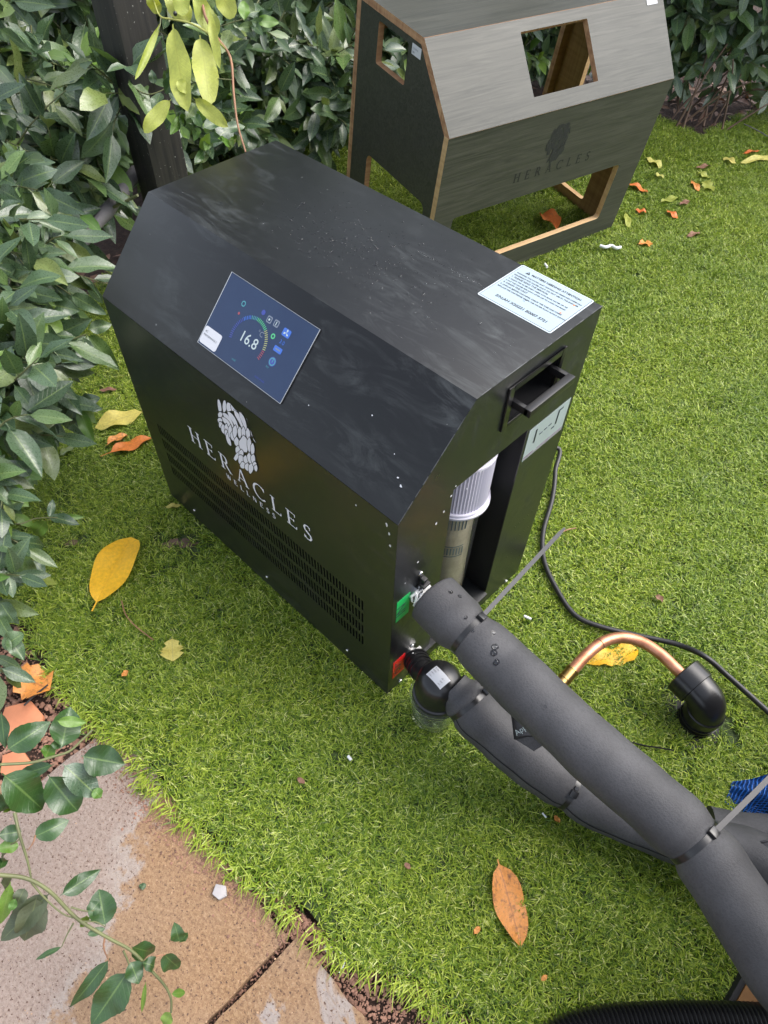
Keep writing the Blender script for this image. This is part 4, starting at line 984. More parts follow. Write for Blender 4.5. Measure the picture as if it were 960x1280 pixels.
def tie(i, path, rad, parent, tail_to=None, head=None, ln=None, wd=0.0085):
    p = path[i]; t = (path[i+1]-path[i-1]).normalized()
    z = ring_band(p, t, rad, wd, 0.0014, 'zip_tie', M['plastic'], parent)
    toc = (CAMC-p); toc = (toc-t*toc.dot(t)).normalized(); sd_ = t.cross(toc)
    if head is not None:
        hd = Quaternion(t, head) @ toc; hp2 = p+hd*(rad+.003); tg = t.cross(hd)
        mt_ = Matrix((tg, t, hd)).transposed().to_4x4(); mt_.translation = hp2
        b = MB(); b.box(-.006, .006, -.0062, .0062, -.004, .0045, mt_); b.build('tie_head', M['plastic'], z, bevel=.001)
        b = MB(); b.box(-.013, -.007, -.0025, .0025, -.002, .0002, mt_); b.build('tie_ridge', M['steel_dark'], z)
        if tail_to is not None:
            a = hp2; e = Vector(tail_to); d = (e-a); side = d.normalized().cross(hd).normalized()*wd*0.42
            pts_ = [a+d*s+hd*0.004*math.sin(s*3.1) for s in np.linspace(0, 1, 14)]; b = MB(); nrm = d.normalized().cross(side).normalized()*0.0008
            for q in range(13):
                s0 = side*(1 if q < 12 else 1); s1 = side*(1 if q < 12 else 0.45)
                A = [pts_[q]-s0, pts_[q]+s0, pts_[q+1]+s1, pts_[q+1]-s1]
                b.quad(*[x+nrm for x in A]); b.quad(*[x-nrm for x in A[::-1]])
                b.quad(A[0]-nrm, A[0]+nrm, A[3]+nrm, A[3]-nrm); b.quad(A[1]+nrm, A[1]-nrm, A[2]-nrm, A[2]+nrm)
            b.build('tie_tail', M['tie_grey'], z)
    return z
M['tie_grey'] = simple('grey_nylon', (0.035, 0.035, 0.038), 0.5)
tie(TI[0], hs_, rd[TI[0]], uh, tail_to=at(706,660,1.20), head=R_(-48))
tie(TI[1], hs_, rd[TI[1]], uh, tail_to=at(985,948,0.96), head=R_(-38))
dl = []
for (u, v, s) in ((580,771,.0028),(590,788,.0026),(615,790,.0035),(617,808,.0045),(617,818,.0045),(620,829,.0045),(563,741,.003),(574,746,.003),(641,790,.002),(685,886,.0025),(552,758,.0012),(600,860,.002),(655,862,.0015),(727,1008,.0012)):
    # nearest point of the sleeve under this pixel
    best = None
    for i in range(2, len(hs_)-1):
        c = hs_[i]; x, y, z = pix(c); d2 = (x-u)**2+(y-v)**2
        for a in range(0, 36):
            t = (hs_[i+1]-hs_[i-1]).normalized(); toc = (CAMC-c); toc = (toc-t*toc.dot(t)).normalized(); n_ = Quaternion(t, R_(a*5-90)) @ toc
            q = c+n_*rd[i]; x, y, z = pix(q); d2 = (x-u)**2+(y-v)**2
            if best is None or d2 < best[0]: best = (d2, q, n_)
    dl.append((best[1]-best[2]*.0003, best[2], s))
drops(dl, 'water_drops', uh)
b = MB()
for c, n_, s in dl[:9]: b.lathe([(0.0, 0.0005), (s*1.25, 0.0004)], c, n_, 14)
tag(b.build('wet_marks', M['foam_wet'], uh), kind='stuff')
# valve behind the green port hose
b = MB(); b.tube([(CL, .056, .322), (CL+.03, .060, .318)], .013, 18); b.tube([(CL, .056, .322), (CL+.006, .056, .322)], .019, 6); vv = b.build('port_nipple', M['steel'], ch, smooth=30)
b = MB(); r = random.Random(3); 
P = []
for i in range(70):
    a = i*0.55; P.append(Vector((CL+.004+.030*i/70+r.uniform(-.003,.003), .056+.0185*math.cos(a)+r.uniform(-.003,.003), .322+.0165*math.sin(a)+r.uniform(-.003,.003))))
b.tube(P, [r.uniform(.001, .0035) for _ in P], 6); b.build('thread_tape', M['ptfe'], vv)
b = MB(); b.box(CL, CL+.012, .058, .067, .334, .362); b.box(CL+.006, CL+.016, .054, .070, .346, .352); b.build('valve_lever', M['plastic'], vv, bevel=.001)

# strainer on the red port
SX, SY = 0.812, 0.030
stn = thing('strainer', 'black strainer with clear bowl and white label fixed to the red port', 'strainer', (SX, SY, 0))
b = MB(); b.lathe([(0.0,.190),(.012,.189),(.030,.182),(.038,.170),(.0405,.152),(.041,.122),(.044,.120),(.044,.106)], (SX,SY,0), seg=40); b.build('strainer_head', M['plastic'], stn, smooth=40)
b = MB(); b.lathe([(.044,.114),(.0480,.114),(.0495,.109),(.0480,.102),(.044,.102)], (SX,SY,0), seg=48); b.build('clear_collar', M['clear'], stn, smooth=50)
b = MB(); b.lathe([(.0445,.104),(.0435,.060),(.040,.028),(.030,.014),(0,.011),(0,.014),(.028,.017),(.037,.030),(.041,.061),(.042,.104)], (SX,SY,0), seg=48); b.build('clear_bowl', M['clear'], stn, smooth=50)
b = MB(); b.lathe([(.0,.108),(.014,.108),(.013,.030),(0,.029)], (SX,SY,0), seg=24); b.build('strainer_core', M['inside'], stn, smooth=50)
b = MB(); b.tube([(CL+.006,.060,.100),(CL+.012,.060,.100)], .024, 6); b.tube([(CL,.060,.100),(CL+.03,.052,.104)], .016, 20); b.build('port_nut', M['steel'], stn, smooth=30)
b = MB(); pth = [Vector((CL+.016,.057,.101)), Vector((CL+.05,.040,.122)), Vector((SX-.01,SY+.006,.140))]
b.tube(smooth_path(pth,6), .0215, 24); el = b.build('union', M['plastic'], stn, smooth=40)
for k_, t_ in enumerate((0.08, .30, .55, .80)):
    p = pth[0].lerp(pth[1], t_); ring_band(p, pth[1]-pth[0], .0215, .005, .0035-.001*(k_ % 2), 'union_ring', M['plastic'], el)
b = MB(); b.tube(smooth_path([Vector((SX,SY,.140)), Vector((SX+.035,SY+.003,.132)), Vector((SX+.06,SY+.008,.115))],5), .022, 24); b.build('outlet', M['plastic'], stn, smooth=40)
# white label on the head, facing up towards the camera
lc = at(541,849,1.165); nz_ = (CAMC-lc).normalized(); up_ = (at(530,832,1.165)-at(548,866,1.165)).normalized()
ex_ = (at(556,856,1.165)-at(536,838,1.165)).normalized(); ey_ = nz_.cross(ex_).normalized()
LFc = Vector((SX, SY, .1585)) 
b = MB()
def headpt(u, v):                      # wraps on the dome
    x, y = u, v; rr_ = math.hypot(x, y); z = .190-rr_*rr_*9.0; return Vector((SX+x, SY+y, z+.0012))
ang = R_(-6); ca, sa = math.cos(ang), math.sin(ang)
def lab(u, v): 
    uu, v2 = u*ca-v*sa, u*sa+v*ca; return headpt(uu+.000, v2-.006)
G_ = 8
for i in range(G_):
    for j in range(G_):
        u0, u1 = -.018+.036*i/G_, -.018+.036*(i+1)/G_; v0, v1 = -.012+.024*j/G_, -.012+.024*(j+1)/G_
        b.quad(lab(u0,v0), lab(u1,v0), lab(u1,v1), lab(u0,v1))
lbl = b.build('white_label', M['white_label'], stn, smooth=60)
for i_, (t_, sz) in enumerate((('E-FILTER', .0042), ('DISC STRAINER 1', .0036), ('130 MICRON  6 BAR', .0032), ('CLEAN REGULARLY', .0032))):
    text_mesh(t_, sz, lab(-.0155, .0065-i_*.0052)+Vector((0,0,.0012)), (ca, sa, 0), (-sa, ca, 0), M['ink_soft'], lbl, 'label_text', 0.0004)

# lower insulated hose from the strainer
lp = [at(566,858,1.19), at(583,876,1.185), at(604,900,1.18), at(650,940,1.175), at(702,978,1.17), at(765,1012,1.155), at(835,1040,1.13), at(890,1060,1.10), at(960,1085,1.08), Vector((1.62,.20,.09)), Vector((1.9,.34,.09)), Vector((2.2,.5,.09))]
ls_ = smooth_path(lp, 12); ls_len = [0]
for i in range(1, len(ls_)): ls_len.append(ls_len[-1]+(ls_[i]-ls_[i-1]).length)
LT = [14, 4*12+2]
def lrad(i, base=0.0445):
    d = min(abs(ls_len[i]-ls_len[t]) for t in LT); rr_ = base*(1-0.13*math.exp(-(d/0.014)**2))*(1+.02*math.sin(ls_len[i]*47)+.012*math.sin(ls_len[i]*103+1))
    if i < 12: rr_ = 0.030+(rr_-0.030)*sstep(3, 12, i)
    return float(rr_)
lh = thing('insulated_hose', 'lower grey foam hose with a split seam, leading away from the strainer', 'hose', (0.92, 0.05, 0))
ld = [lrad(i) for i in range(len(ls_))]
b = MB(); b.tube(ls_, ld, 36); b.build('foam_sleeve', M['foam'], lh, smooth=60)
tie(LT[0], ls_, ld[LT[0]], lh, tail_to=at(612,838,1.10), head=R_(-60)); tie(LT[1], ls_, ld[LT[1]], lh, head=R_(8), tail_to=None)
# seam along the sleeve, print and folded cuff
b = MB()
for i in range(15, len(ls_)-14):
    t = (ls_[i+1]-ls_[i-1]).normalized(); toc = (CAMC-ls_[i]); toc = (toc-t*toc.dot(t)).normalized()
    def sp(a_, i=i, t=t, toc=toc): return ls_[i]+(Quaternion(t, a_) @ toc)*(ld[i]+.0006)
    a_ = R_(52)+0.10*math.sin(i*.13)
    if i > 15: b.quad(prev[0], prev[1], sp(a_+.035), sp(a_-.03))
    prev = (sp(a_-.03), sp(a_+.035))
b.build('seam', M['foam_cut'], lh)
# flap where the two sleeves meet, with the printed word
b = MB(); A_ = at(643,922,1.105); B_ = at(640,884,1.10); C_ = at(690,924,1.09); D2_ = at(668,938,1.10)
b.poly([A_, D2_, C_, B_]); b.poly([A_-Vector((0,0,.004)), B_-Vector((0,0,.004)), C_-Vector((0,0,.004)), D2_-Vector((0,0,.004))])
fl = b.build('foam_flap', M['foam'], lh)
fx = (at(664,906,1.098)-at(643,921,1.098)).normalized(); fn = (CAMC-A_).normalized(); fy = fn.cross(fx).normalized()
text_mesh('Appro', .0125, at(646,920,1.094), fx, fy, M['grey_label'], fl, 'print', 0.001)
b = MB(); b.tube([at(639,882,1.095), at(642,905,1.10), at(644,924,1.10)], .0022, 8); b.tube(smooth_path([at(644,924,1.10), at(660,920,1.10), at(680,922,1.09), at(690,928,1.085)],4), .0016, 8); b.build('seam', M['foam_cut'], lh)
# two more foam sleeves at the right edge
def sleeve(pts_, rad, label, seamside):
    s = smooth_path(pts_, 10); o = thing('foam_sleeve_hose', label, 'hose', (s[0].x, s[0].y, 0)); b = MB(); b.tube(s, rad, 32); b.build('foam_sleeve', M['foam'], o, smooth=60)
    return s, o
s1, o1 = sleeve([at(885,1040,1.17), at(925,1048,1.16), at(975,1052,1.15), at(1060,1058,1.13), Vector((1.85,.60,.08)), Vector((2.3,.85,.08))], 0.043, 'short dark foam sleeve crossing behind the thick hose beside the blue mesh', 0)
s2, o2 = sleeve([at(950,1050,1.095), at(962,1078,1.08), at(985,1115,1.06), Vector((1.58,.16,.08)), Vector((1.85,.22,.085)), Vector((2.3,.4,.085))], 0.040, 'dark foam sleeve with rounded end at the right edge, beside the thick hose', 0)
ring_band(s2[1], s2[2]-s2[0], .0402, .0012, .0006, 'seam', M['foam_cut'], o2)

# copper pipe into the black waste elbow
cz = 0.085
EB = gz(868, 902, 0.0); E0 = Vector((EB.x, EB.y, 0))
mouth = gz(845, 836, cz); dirm = Vector((mouth.x-E0.x, mouth.y-E0.y, 0)).normalized()
cp = [mouth-dirm*0.03, mouth+dirm*0.0, gz(826,818,cz), gz(803,803,cz), gz(778,797,cz), gz(755,802,cz), gz(735,817,cz), gz(719,834,cz-.004), gz(704,851,cz-.01), gz(690,868,cz-.02)]
cop = thing('copper_pipe', 'bent copper pipe running from under the grey hose into the black waste elbow', 'pipe', (gz(775,800).x, gz(775,800).y, 0))
cs_ = smooth_path(cp, 8); b = MB(); b.tube(cs_, 0.0112, 24); b.build('pipe', M['copper'], cop, smooth=60)
b = MB(); i = 8*8-2; b.tube([cs_[i-4], cs_[i+5]], 0.0128, 24); b.build('brass_coupling', M['brass'], cop, smooth=40)
for q in (i-4, i+1): ring_band(cs_[q], cs_[q+1]-cs_[q-1], .0128, .0022, .0012, 'coupling_ring', M['brass'], cop)
ring_band(cs_[42], cs_[43]-cs_[41], .0112, .0012, .0004, 'solder_line', M['bark'], cop)
elb = thing('waste_elbow', 'black plastic waste elbow rising from a hole in the lawn around the copper pipe', 'pipe elbow', E0)
mth_pt = E0 + dirm*0.055; mth_pt.z = cz
ep_ = [E0+Vector((0,0,-.02)), E0+Vector((0,0,.025)), E0+Vector((0,0,.055)), E0+dirm*0.012+Vector((0,0,.078)), E0+dirm*0.035+Vector((0,0,cz+.002)), E0+dirm*0.062+Vector((0,0,cz+.003))]
b = MB(); es_ = smooth_path(ep_, 8); b.tube(es_, 0.033, 32); b.build('elbow', M['plastic'], elb, smooth=50)
b = MB(); a_ = E0+dirm*.036+Vector((0,0,cz+.002)); b.lathe([(.033,0),(.0375,.001),(.0380,.034),(.0355,.036),(.028,.036),(.027,.02),(0,.018)], a_, dirm, 36); b.build('socket', M['plastic'], elb, smooth=40)
for z_ in (.006, .016, .026): ring_band(E0+Vector((0,0,z_)), (0,0,1), .033, .004, .003, 'thread', M['plastic'], elb)
b = MB(); b.lathe([(.033,.036),(.0355,.037),(.0355,.056),(.033,.058)], E0, (0,0,1), 36); b.build('collar', M['plastic'], elb, smooth=40)
b = MB(); r = random.Random(9); P = [(math.cos(a)*r.uniform(.050,.066), math.sin(a)*r.uniform(.046,.062)) for a in np.linspace(0, 6.0, 16)]
b.poly([E0+Vector((u-.006, v-.008, .004)) for u, v in P]); tag(b.build('hole_in_turf', M['inside']), kind='structure')

# power cable
cab = thing('power_cable', 'black power cable snaking over the grass from behind the chiller', 'cable', (0.65, 0.62, 0))
kp = [Vector((0.50,0.44,.06)), gz(690,560,.05), gz(694,590,.030), gz(690,625,.018), gz(679,665,.018), gz(680,700,.018), gz(695,735,.018), gz(718,768,.018), gz(750,783,.02), gz(800,795,.022), gz(845,805,.03), gz(880,820,.05), gz(910,845,.035), gz(958,888,.02), gz(1010,935,.018), gz(1080,990,.018), gz(1250,1090,.02), gz(1500,1150,.02)]
b = MB(); b.tube(smooth_path(kp, 8), .0056, 14); b.build('cable', M['plastic_matt'], cab, smooth=60)
tw = [gz(790,928,.02), gz(806,932,.018), gz(826,935,.017), gz(842,938,.02)]
o = thing('loose_strap', 'thin black strap end lying on the grass just above the thick hose', 'strap', gz(815,933)); b = MB(); b.tube(smooth_path(tw, 4), .0016, 6); b.build('strap', M['plastic'], o)

# corrugated hose along the bottom edge
ck = [gz(668,1330,.033), gz(700,1303,.036), gz(745,1288,.038), gz(800,1283,.038), gz(870,1281,.038), gz(960,1284,.038), gz(1080,1292,.038), gz(1300,1320,.038), gz(1600,1380,.038)]
cor = thing('corrugated_hose', 'black ribbed corrugated hose along the bottom edge of the lawn', 'hose', (gz(820,1280).x, gz(820,1280).y, 0))
cs2 = smooth_path(ck, 10); tot = [0]
for i in range(1, len(cs2)): tot.append(tot[-1]+(cs2[i]-cs2[i-1]).length)
b = MB(); fine = []; nn = int(tot[-1]/0.00110)
for i in range(nn):
    s = tot[-1]*i/nn; j = max(0, np.searchsorted(tot, s)-1); t = (s-tot[j])/max(1e-6, tot[j+1]-tot[j]); fine.append(cs2[j].lerp(cs2[j+1], t))
b.tube(fine, [0.0285+0.0028*(1 if (k_ % 6) in (0, 1, 2) else -1)*(0.5 if k_ % 6 in (0, 2, 3, 5) else 1) for k_ in range(len(fine))], 28)
b.build('ribbed_tube', M['plastic'], cor, smooth=60)

# wooden plinth at the right edge
pl = thing('bath_tub', 'bath tub on a stained wooden plinth with black edge, bottom right corner', 'bath tub', (1.42, 0.0, 0))
b = MB(); b.box(1.443, 2.45, -.070, .82, .022, .034); b.build('top_board', M['tub_wood'], pl, bevel=.001)
b = MB(); b.box(1.434, 2.1, -.080, -.0705, 0, .032); b.box(1.434, 1.4425, -.070, .45, 0, .032); b.build('side_board', M['inside'], pl, bevel=.001)
b = MB()
for x0_, x1_, y0_, y1_ in ((1.56,1.58,-.55,.80), (2.38,2.40,-.55,.80), (1.5805,2.3795,-.55,-.53), (1.5805,2.3795,.78,.80)): b.box(x0_, x1_, y0_, y1_, .0345, .70)
b.box(1.5805, 2.3795, -.5295, .7795, .0345, .06); b.build('bath_wall', M['laminate'], pl)
b = MB(); b.box(1.55, 2.41, -.56, -.50, .7005, .725); b.box(1.55, 2.41, .75, .81, .7005, .725); b.box(1.55, 1.61, -.4995, .7495, .7005, .725); b.box(2.35, 2.41, -.4995, .7495, .7005, .725); b.build('bath_rim', M['tub_wood'], pl)

# blue woven mesh
bmx = thing('blue_mesh', 'crumpled blue woven mesh on the grass at the right edge, partly behind a foam sleeve', 'mesh sheet', gz(940,990))
b = MB(); n = 34; c0 = gz(902,1006,.0); ux = Vector((0.40, 0.10, 0)); uy = Vector((-0.02, 0.11, 0)).normalized()*0.13
r = np.random.RandomState(6); ph = r.uniform(0, 6, 6)
for j in range(n+1):
    for i in range(n+1):
        s, t = i/n, j/n; z = .006+.07*math.sin(min(1, t*1.3)*math.pi*.6)*min(1, s*4+.15)*(0.8+.25*math.sin(s*11+ph[0])+.18*math.sin(t*9+s*17+ph[1]))+.004*math.sin(s*60+t*20)
        b.v.append(c0+ux*s+uy*t*min(1, .35+s*2.4)+Vector((0,0,max(.004,z))))
for j in range(n):
    for i in range(n): b.f.append((j*(n+1)+i, j*(n+1)+i+1, (j+1)*(n+1)+i+1, (j+1)*(n+1)+i)); b.mi.append(0)
o = b.build('woven_sheet', M['blue_mesh'], bmx, smooth=180)
uvl = o.data.uv_layers.new(name='UVMap')
for li, lp_ in enumerate(o.data.loops):
    k_ = lp_.vertex_index; uvl.data[li].uv = ((k_ % (n+1))/n*1.6, (k_//(n+1))/n*.6)

# the black post behind the chiller
po = thing('garden_post', 'square black post standing in the shrubs behind the chiller', 'post', (-.655, .53, 0))
b = MB(); b.box(-.706, -.606, .478, .578, -.03, 2.3); b.build('post_shaft', M['post'], po, bevel=.003)
# grey limb and black irrigation pipe in the planting
# ================================================================== LEAVES
def leaf_arrays(wr=0.40, fold=0.25, curl=0.25, nl=5, serr=0.0, seed=0, tip=0.9, petiole=0.12, cols=(-1,-.5,0,.5,1), twist=0.0, wave=0.0, holes=None):
    r = random.Random(seed); V = []; F = []; UV = []; nc = len(cols)
    ts = ([-petiole] if petiole else []) + [i/nl for i in range(nl+1)]
    for ri, t in enumerate(ts):
        if t < 0: w = 0.010
        else:
            tt = min(1, max(0, t)); tm = .62/(.62+tip); w = wr/2*(tt**0.62*(1-tt)**tip)/(tm**.62*(1-tm)**tip)
            w = max(w, 0.010 if t < 0.5 else 0.004)
        for ci, c in enumerate(cols):
            ww = w
            if serr and abs(c) == 1 and 0.05 < t < 0.97: ww *= 1+serr*(1 if ri % 2 else -1)+r.uniform(-serr, serr)*0.4
            x = c*ww; z = abs(c)*ww*fold - curl*max(0, t)**2*0.5 + curl*0.28*max(0, t) + wave*math.sin(t*9+seed)*abs(c)*ww
            a = twist*t; V.append((x*math.cos(a)-z*math.sin(a)*.3, t if t > 0 else t, z+x*math.sin(a))); UV.append(((c+1)/2, max(0, t)))
    for i in range(len(ts)-1):
        for j in range(nc-1): q = i*nc+j; F.append((q, q+1, q+nc+1, q+nc))
    V = np.array(V); V[:, 1] += petiole
    return V, F, UV
def leaf_mesh(name, mt, **kw):
    V, F, UV = leaf_arrays(**kw); me = bpy.data.meshes.new(name); me.from_pydata(V.tolist(), [], F); me.materials.append(mt)
    uvl = me.uv_layers.new(name='UVMap'); uvl.data.foreach_set('uv', [c for l in me.loops for c in UV[l.vertex_index]])
    me.polygons.foreach_set('use_smooth', [True]*len(F)); return me
LV = {}
def variants(mt, key, n=6):
    if key not in LV:
        LV[key] = [leaf_mesh('leaf', mt, wr=.36+.03*(i % 4), fold=.15+.12*(i % 3), curl=.10+.16*(i % 4), nl=5, seed=i, tip=.75+.1*(i % 3), twist=(-.3+.15*i), wave=.25) for i in range(n)]
    return LV[key]
def frame_m(p, d, nrm, L_):
    d = Vector(d).normalized(); nrm = Vector(nrm); nrm = (nrm-d*nrm.dot(d)); nrm = nrm.normalized() if nrm.length > 1e-4 else d.orthogonal().normalized()
    x = d.cross(nrm); m_ = Matrix((x*L_, d*L_, nrm*L_)).transposed().to_4x4(); m_.translation = Vector(p); return m_
def put_leaf(me, mtx, parent, name='leaf'):
    o = bpy.data.objects.new(name, me); COL.objects.link(o)
    if parent is not None:
        o.parent = parent; mm = Matrix.Translation(-Vector(parent.location)) @ mtx
    else: mm = mtx
    o.matrix_basis = mm; return o
def inside(poly, x, y):
    c = False; j = len(poly)-1
    for i in range(len(poly)):
        if (poly[i][1] > y) != (poly[j][1] > y) and x < (poly[j][0]-poly[i][0])*(y-poly[i][1])/(poly[j][1]-poly[i][1])+poly[i][0]: c = not c
        j = i
    return c
SIL_CH = [(188,238),(345,177),(755,380),(640,727),(488,864),(210,617),(127,368)]
SIL_CV = [(447,0),(433,214),(545,275),(660,325),(762,288),(843,97),(830,0)]
ZB = {}
def joined(name, leaves, mt, parent, key):
    """leaves: list of matrices -> one mesh"""
    if not leaves: return None
    base = [leaf_arrays(wr=.38+.03*(i % 3), fold=.2+.1*(i % 3), curl=.15+.2*(i % 3), nl=3, seed=i, petiole=0.1, cols=(-1, 0, 1), twist=-.2+.2*(i % 3)) for i in range(4)]
    VV, FF, UU, RR = [], [], [], []; off = 0; r = random.Random(5)
    po_ = np.array(parent.location) if parent is not None else np.zeros(3)
    for m_ in leaves:
        V, F, UV = base[r.randrange(4)]; A = np.array(m_)
        VV.append(V @ A[:3, :3].T + A[:3, 3] - po_); FF.append(np.array(F)+off); off += len(V); UU += UV; RR += [r.random()]*len(V)
    V = np.concatenate(VV); F = np.concatenate(FF)
    me = bpy.data.meshes.new(name); me.vertices.add(len(V)); me.vertices.foreach_set('co', V.astype(np.float32).ravel())
    me.loops.add(len(F)*4); me.loops.foreach_set('vertex_index', F.astype(np.int32).ravel()); me.polygons.add(len(F)); me.polygons.foreach_set('loop_start', np.arange(0, len(F)*4, 4, dtype=np.int32))
    me.update(calc_edges=True); me.materials.append(mt)
    uvl = me.uv_layers.new(name='UVMap'); U = np.array(UU, dtype=np.float32)[F.ravel()]; uvl.data.foreach_set('uv', U.ravel())
    a_ = me.attributes.new('rnd', 'FLOAT', 'POINT'); a_.data.foreach_set('value', np.array(RR, dtype=np.float32)); me.polygons.foreach_set('use_smooth', [True]*len(F))
    o = bpy.data.objects.new(name, me); COL.objects.link(o)
    if parent is not None: o.parent = parent
    o['kind'] = 'stuff'; return o
SHRUBS = []
def grow(root, twigs, leafL, mats, hi=0.08, nper=(6, 9), twig_len=(.12, .22), r=None, up=0.6, gap=None):
    """twigs: (start, dir, outward).  Returns leaf matrices, adds the twig mesh"""
    b = MB(); out = []
    for p, d, ow in twigs:
        p, d, ow = Vector(p), Vector(d).normalized(), Vector(ow); n = r.randint(*nper); ln = r.uniform(*twig_len); bend = Vector((r.uniform(-1, 1), r.uniform(-1, 1), r.uniform(-1.2, .3)))*0.35
        P = [p + d*ln*t + bend*ln*t*t for t in (0, .35, .7, 1.0)]
        b.tube(P, [.0024, .0020, .0016, .0010], 5, caps=False)
        side = d.orthogonal().normalized(); young = r.random() < hi
        for k_ in range(n):
            t = (k_+.6)/n; q = p+d*ln*t+bend*ln*t*t; td = (d+bend*2*t).normalized(); side = Quaternion(td, R_(137+r.uniform(-25, 25))) @ side
            ld_ = (td*r.uniform(.25, .9) + side*r.uniform(.6, 1.0) + Vector((0,0,-.30))).normalized() if k_ < n-1 else (td+Vector((0,0,-.2))).normalized()
            nr_ = (Vector((0,0,up)) + ow*0.75 + Vector((r.uniform(-1,1), r.uniform(-1,1), r.uniform(-1,1)))*0.45)
            Ls = leafL*r.uniform(.5, 1.25)*(0.75 if young else 1)
            if q.z+ld_.z*Ls < hgt(q.x, q.y)+0.012: ld_.z = abs(ld_.z)*.2+.05; q.z = max(q.z, hgt(q.x, q.y)+.02)
            out.append((frame_m(q, ld_, nr_, Ls), young))
    tw_ = b.build('twigs', M['twig'], root, smooth=60); tw_['kind'] = 'stuff'
    return out
def dress(root, leaves, cap=300, key='leaf'):
    """the leaves that show largest become leaf parts, the rest one stuff part"""
    sc = []
    for i, (m_, yg) in enumerate(leaves):
        c = m_ @ Vector((0, .55, 0)); x, y, z = pix(c); L_ = m_.col[1].length; 
        if z < .2 or not (-15 < x < 975 and -15 < y < 1295): continue
        if (inside(SIL_CH, x, y) and z > 1.2) or (inside(SIL_CV, x, y) and z > 2.1): continue
        nrm = Vector(m_.col[2][:3]).normalized(); v = (CAMC-c).normalized(); a = abs(nrm.dot(v)); s = L_*L_*FPX*FPX/z/z*(.15+a)
        sc.append((s, i, int(x//7), int(y//7), z))
    for s, i, gx_, gy_, z in sc: ZB[(gx_, gy_)] = min(ZB.get((gx_, gy_), 9), z)
    vis = sorted([(s, i) for s, i, gx_, gy_, z in sc if z < ZB[(gx_, gy_)]+0.05], reverse=True)
    pick = [i for s, i in vis][:cap]
    if len(pick) < cap:
        rest = sorted([(s, i) for s, i, gx_, gy_, z in sc if z >= ZB[(gx_, gy_)]+0.05], reverse=True); pick += [i for s, i in rest][:cap-len(pick)]
    ps = set(pick); vs = variants(M['leaf'], 'leaf'); vy = variants(M['leaf_hi'], 'hi')
    for k_, i in enumerate(pick):
        m_, yg = leaves[i]; put_leaf((vy if yg else vs)[i % 6], m_, root)
    joined('foliage', [m_ for i, (m_, yg) in enumerate(leaves) if i not in ps and not yg], M['leaf'], root, key)
    joined('young_foliage', [m_ for i, (m_, yg) in enumerate(leaves) if i not in ps and yg], M['leaf_hi'], root, key)
def blob_twigs(blobs, r, outward):
    tw = []
    for c, rad, n in blobs:
        for _ in range(n):
            v = Vector((r.gauss(0,1), r.gauss(0,1), r.gauss(0,1))).normalized()*rad*(r.random()**.45); p = c+v
            p.z = max(p.z, hgt(p.x, p.y)+.05); ow = (Vector(outward)+v.normalized()*.5).normalized()
            d = (ow*.8+Vector((r.uniform(-1,1), r.uniform(-1,1), r.uniform(-.6,.9)))*.9)
            tw.append((p, d, ow))
    return tw
def shrub(name, label, blobs, base, outward, leafL, seed, stems, cap=300, hi=.08, group=None, bark='bark', tl=(.10,.18)):
    r = random.Random(seed); root = thing(name, label, 'shrub', (base[0], base[1], hgt(*base[:2])-.02), group)
    lv = grow(root, blob_twigs(blobs, r, outward), leafL, None, hi=hi, r=r, twig_len=tl)
    for tgt, rad in stems:
        b = MB(); a = Vector(base)+Vector((r.uniform(-.05,.05), r.uniform(-.05,.05), -.02)); t = Vector(tgt); mid = a.lerp(t, .5)+Vector((r.uniform(-.06,.06), r.uniform(-.06,.06), r.uniform(0,.08)))
        P = smooth_path([a, mid, t], 6); b.tube(P, list(np.linspace(rad, rad*.35, len(P))), 9); b.build('stem', M[bark], root, smooth=60)
    return root, lv, cap
pend = []
# left shrub: a hanging mass between the lawn and the frame's left edge
OW = Vector((.8, -.25, .35))
def blobs(lst): return [(at(u, v, d), rad, n) for u, v, d, rad, n in lst]
lb1 = blobs([(20,40,1.95,.25,46),(80,50,2.05,.18,30),(15,150,1.85,.20,42),(85,140,1.95,.14,26),(140,125,1.98,.06,12),(150,125,1.72,.03,5),(0,240,1.72,.13,28),(55,220,1.80,.08,11),(115,180,1.85,.05,8),(-60,120,1.8,.25,30),(-60,280,1.6,.2,24),(60,-40,2.1,.3,30)])
lb2 = blobs([(0,320,1.52,.10,22),(10,300,1.62,.05,6),(-15,410,1.42,.09,18),(20,390,1.50,.06,7),(50,460,1.50,.03,4),(-15,490,1.36,.08,11),(60,500,1.52,.02,3),(10,530,1.40,.03,3),(-40,420,1.4,.15,12),(-40,560,1.3,.12,9)])
lb3 = blobs([(-15,590,1.30,.04,7),(-15,650,1.28,.03,5),(15,640,1.36,.02,2),(-25,730,1.25,.03,5),(-5,735,1.30,.01,2),(-25,800,1.20,.03,3)])
pend.append(shrub('laurel_shrub', 'dense dark green shrub filling the upper left corner beside the black post', lb1, (-.95, .05, 0), OW, .098, 31, [(at(55,120,1.95), .011), (at(20,60,1.95), .010), (at(110,150,1.95), .010), (at(60,250,1.75), .010), (at(150,200,1.85), .008)], hi=.05))
pend.append(shrub('laurel_shrub', 'lower green shrub with loose leaf sprays over the lawn edge left of the chiller', lb2, (-.50, -.30, 0), OW, .092, 32, [(at(20,340,1.52), .008), (at(30,310,1.6), .006), (at(20,450,1.42), .007), (at(50,460,1.5), .004)], hi=.12, tl=(.07,.12)))
pend.append(shrub('laurel_shrub', 'small low shrub sprays at the left edge beside the big yellow leaf', lb3, (-.18, -.46, 0), OW, .070, 33, [(at(15,600,1.3), .005), (at(10,660,1.28), .005), (at(-15,740,1.26), .004)], hi=.22, tl=(.05,.09)))
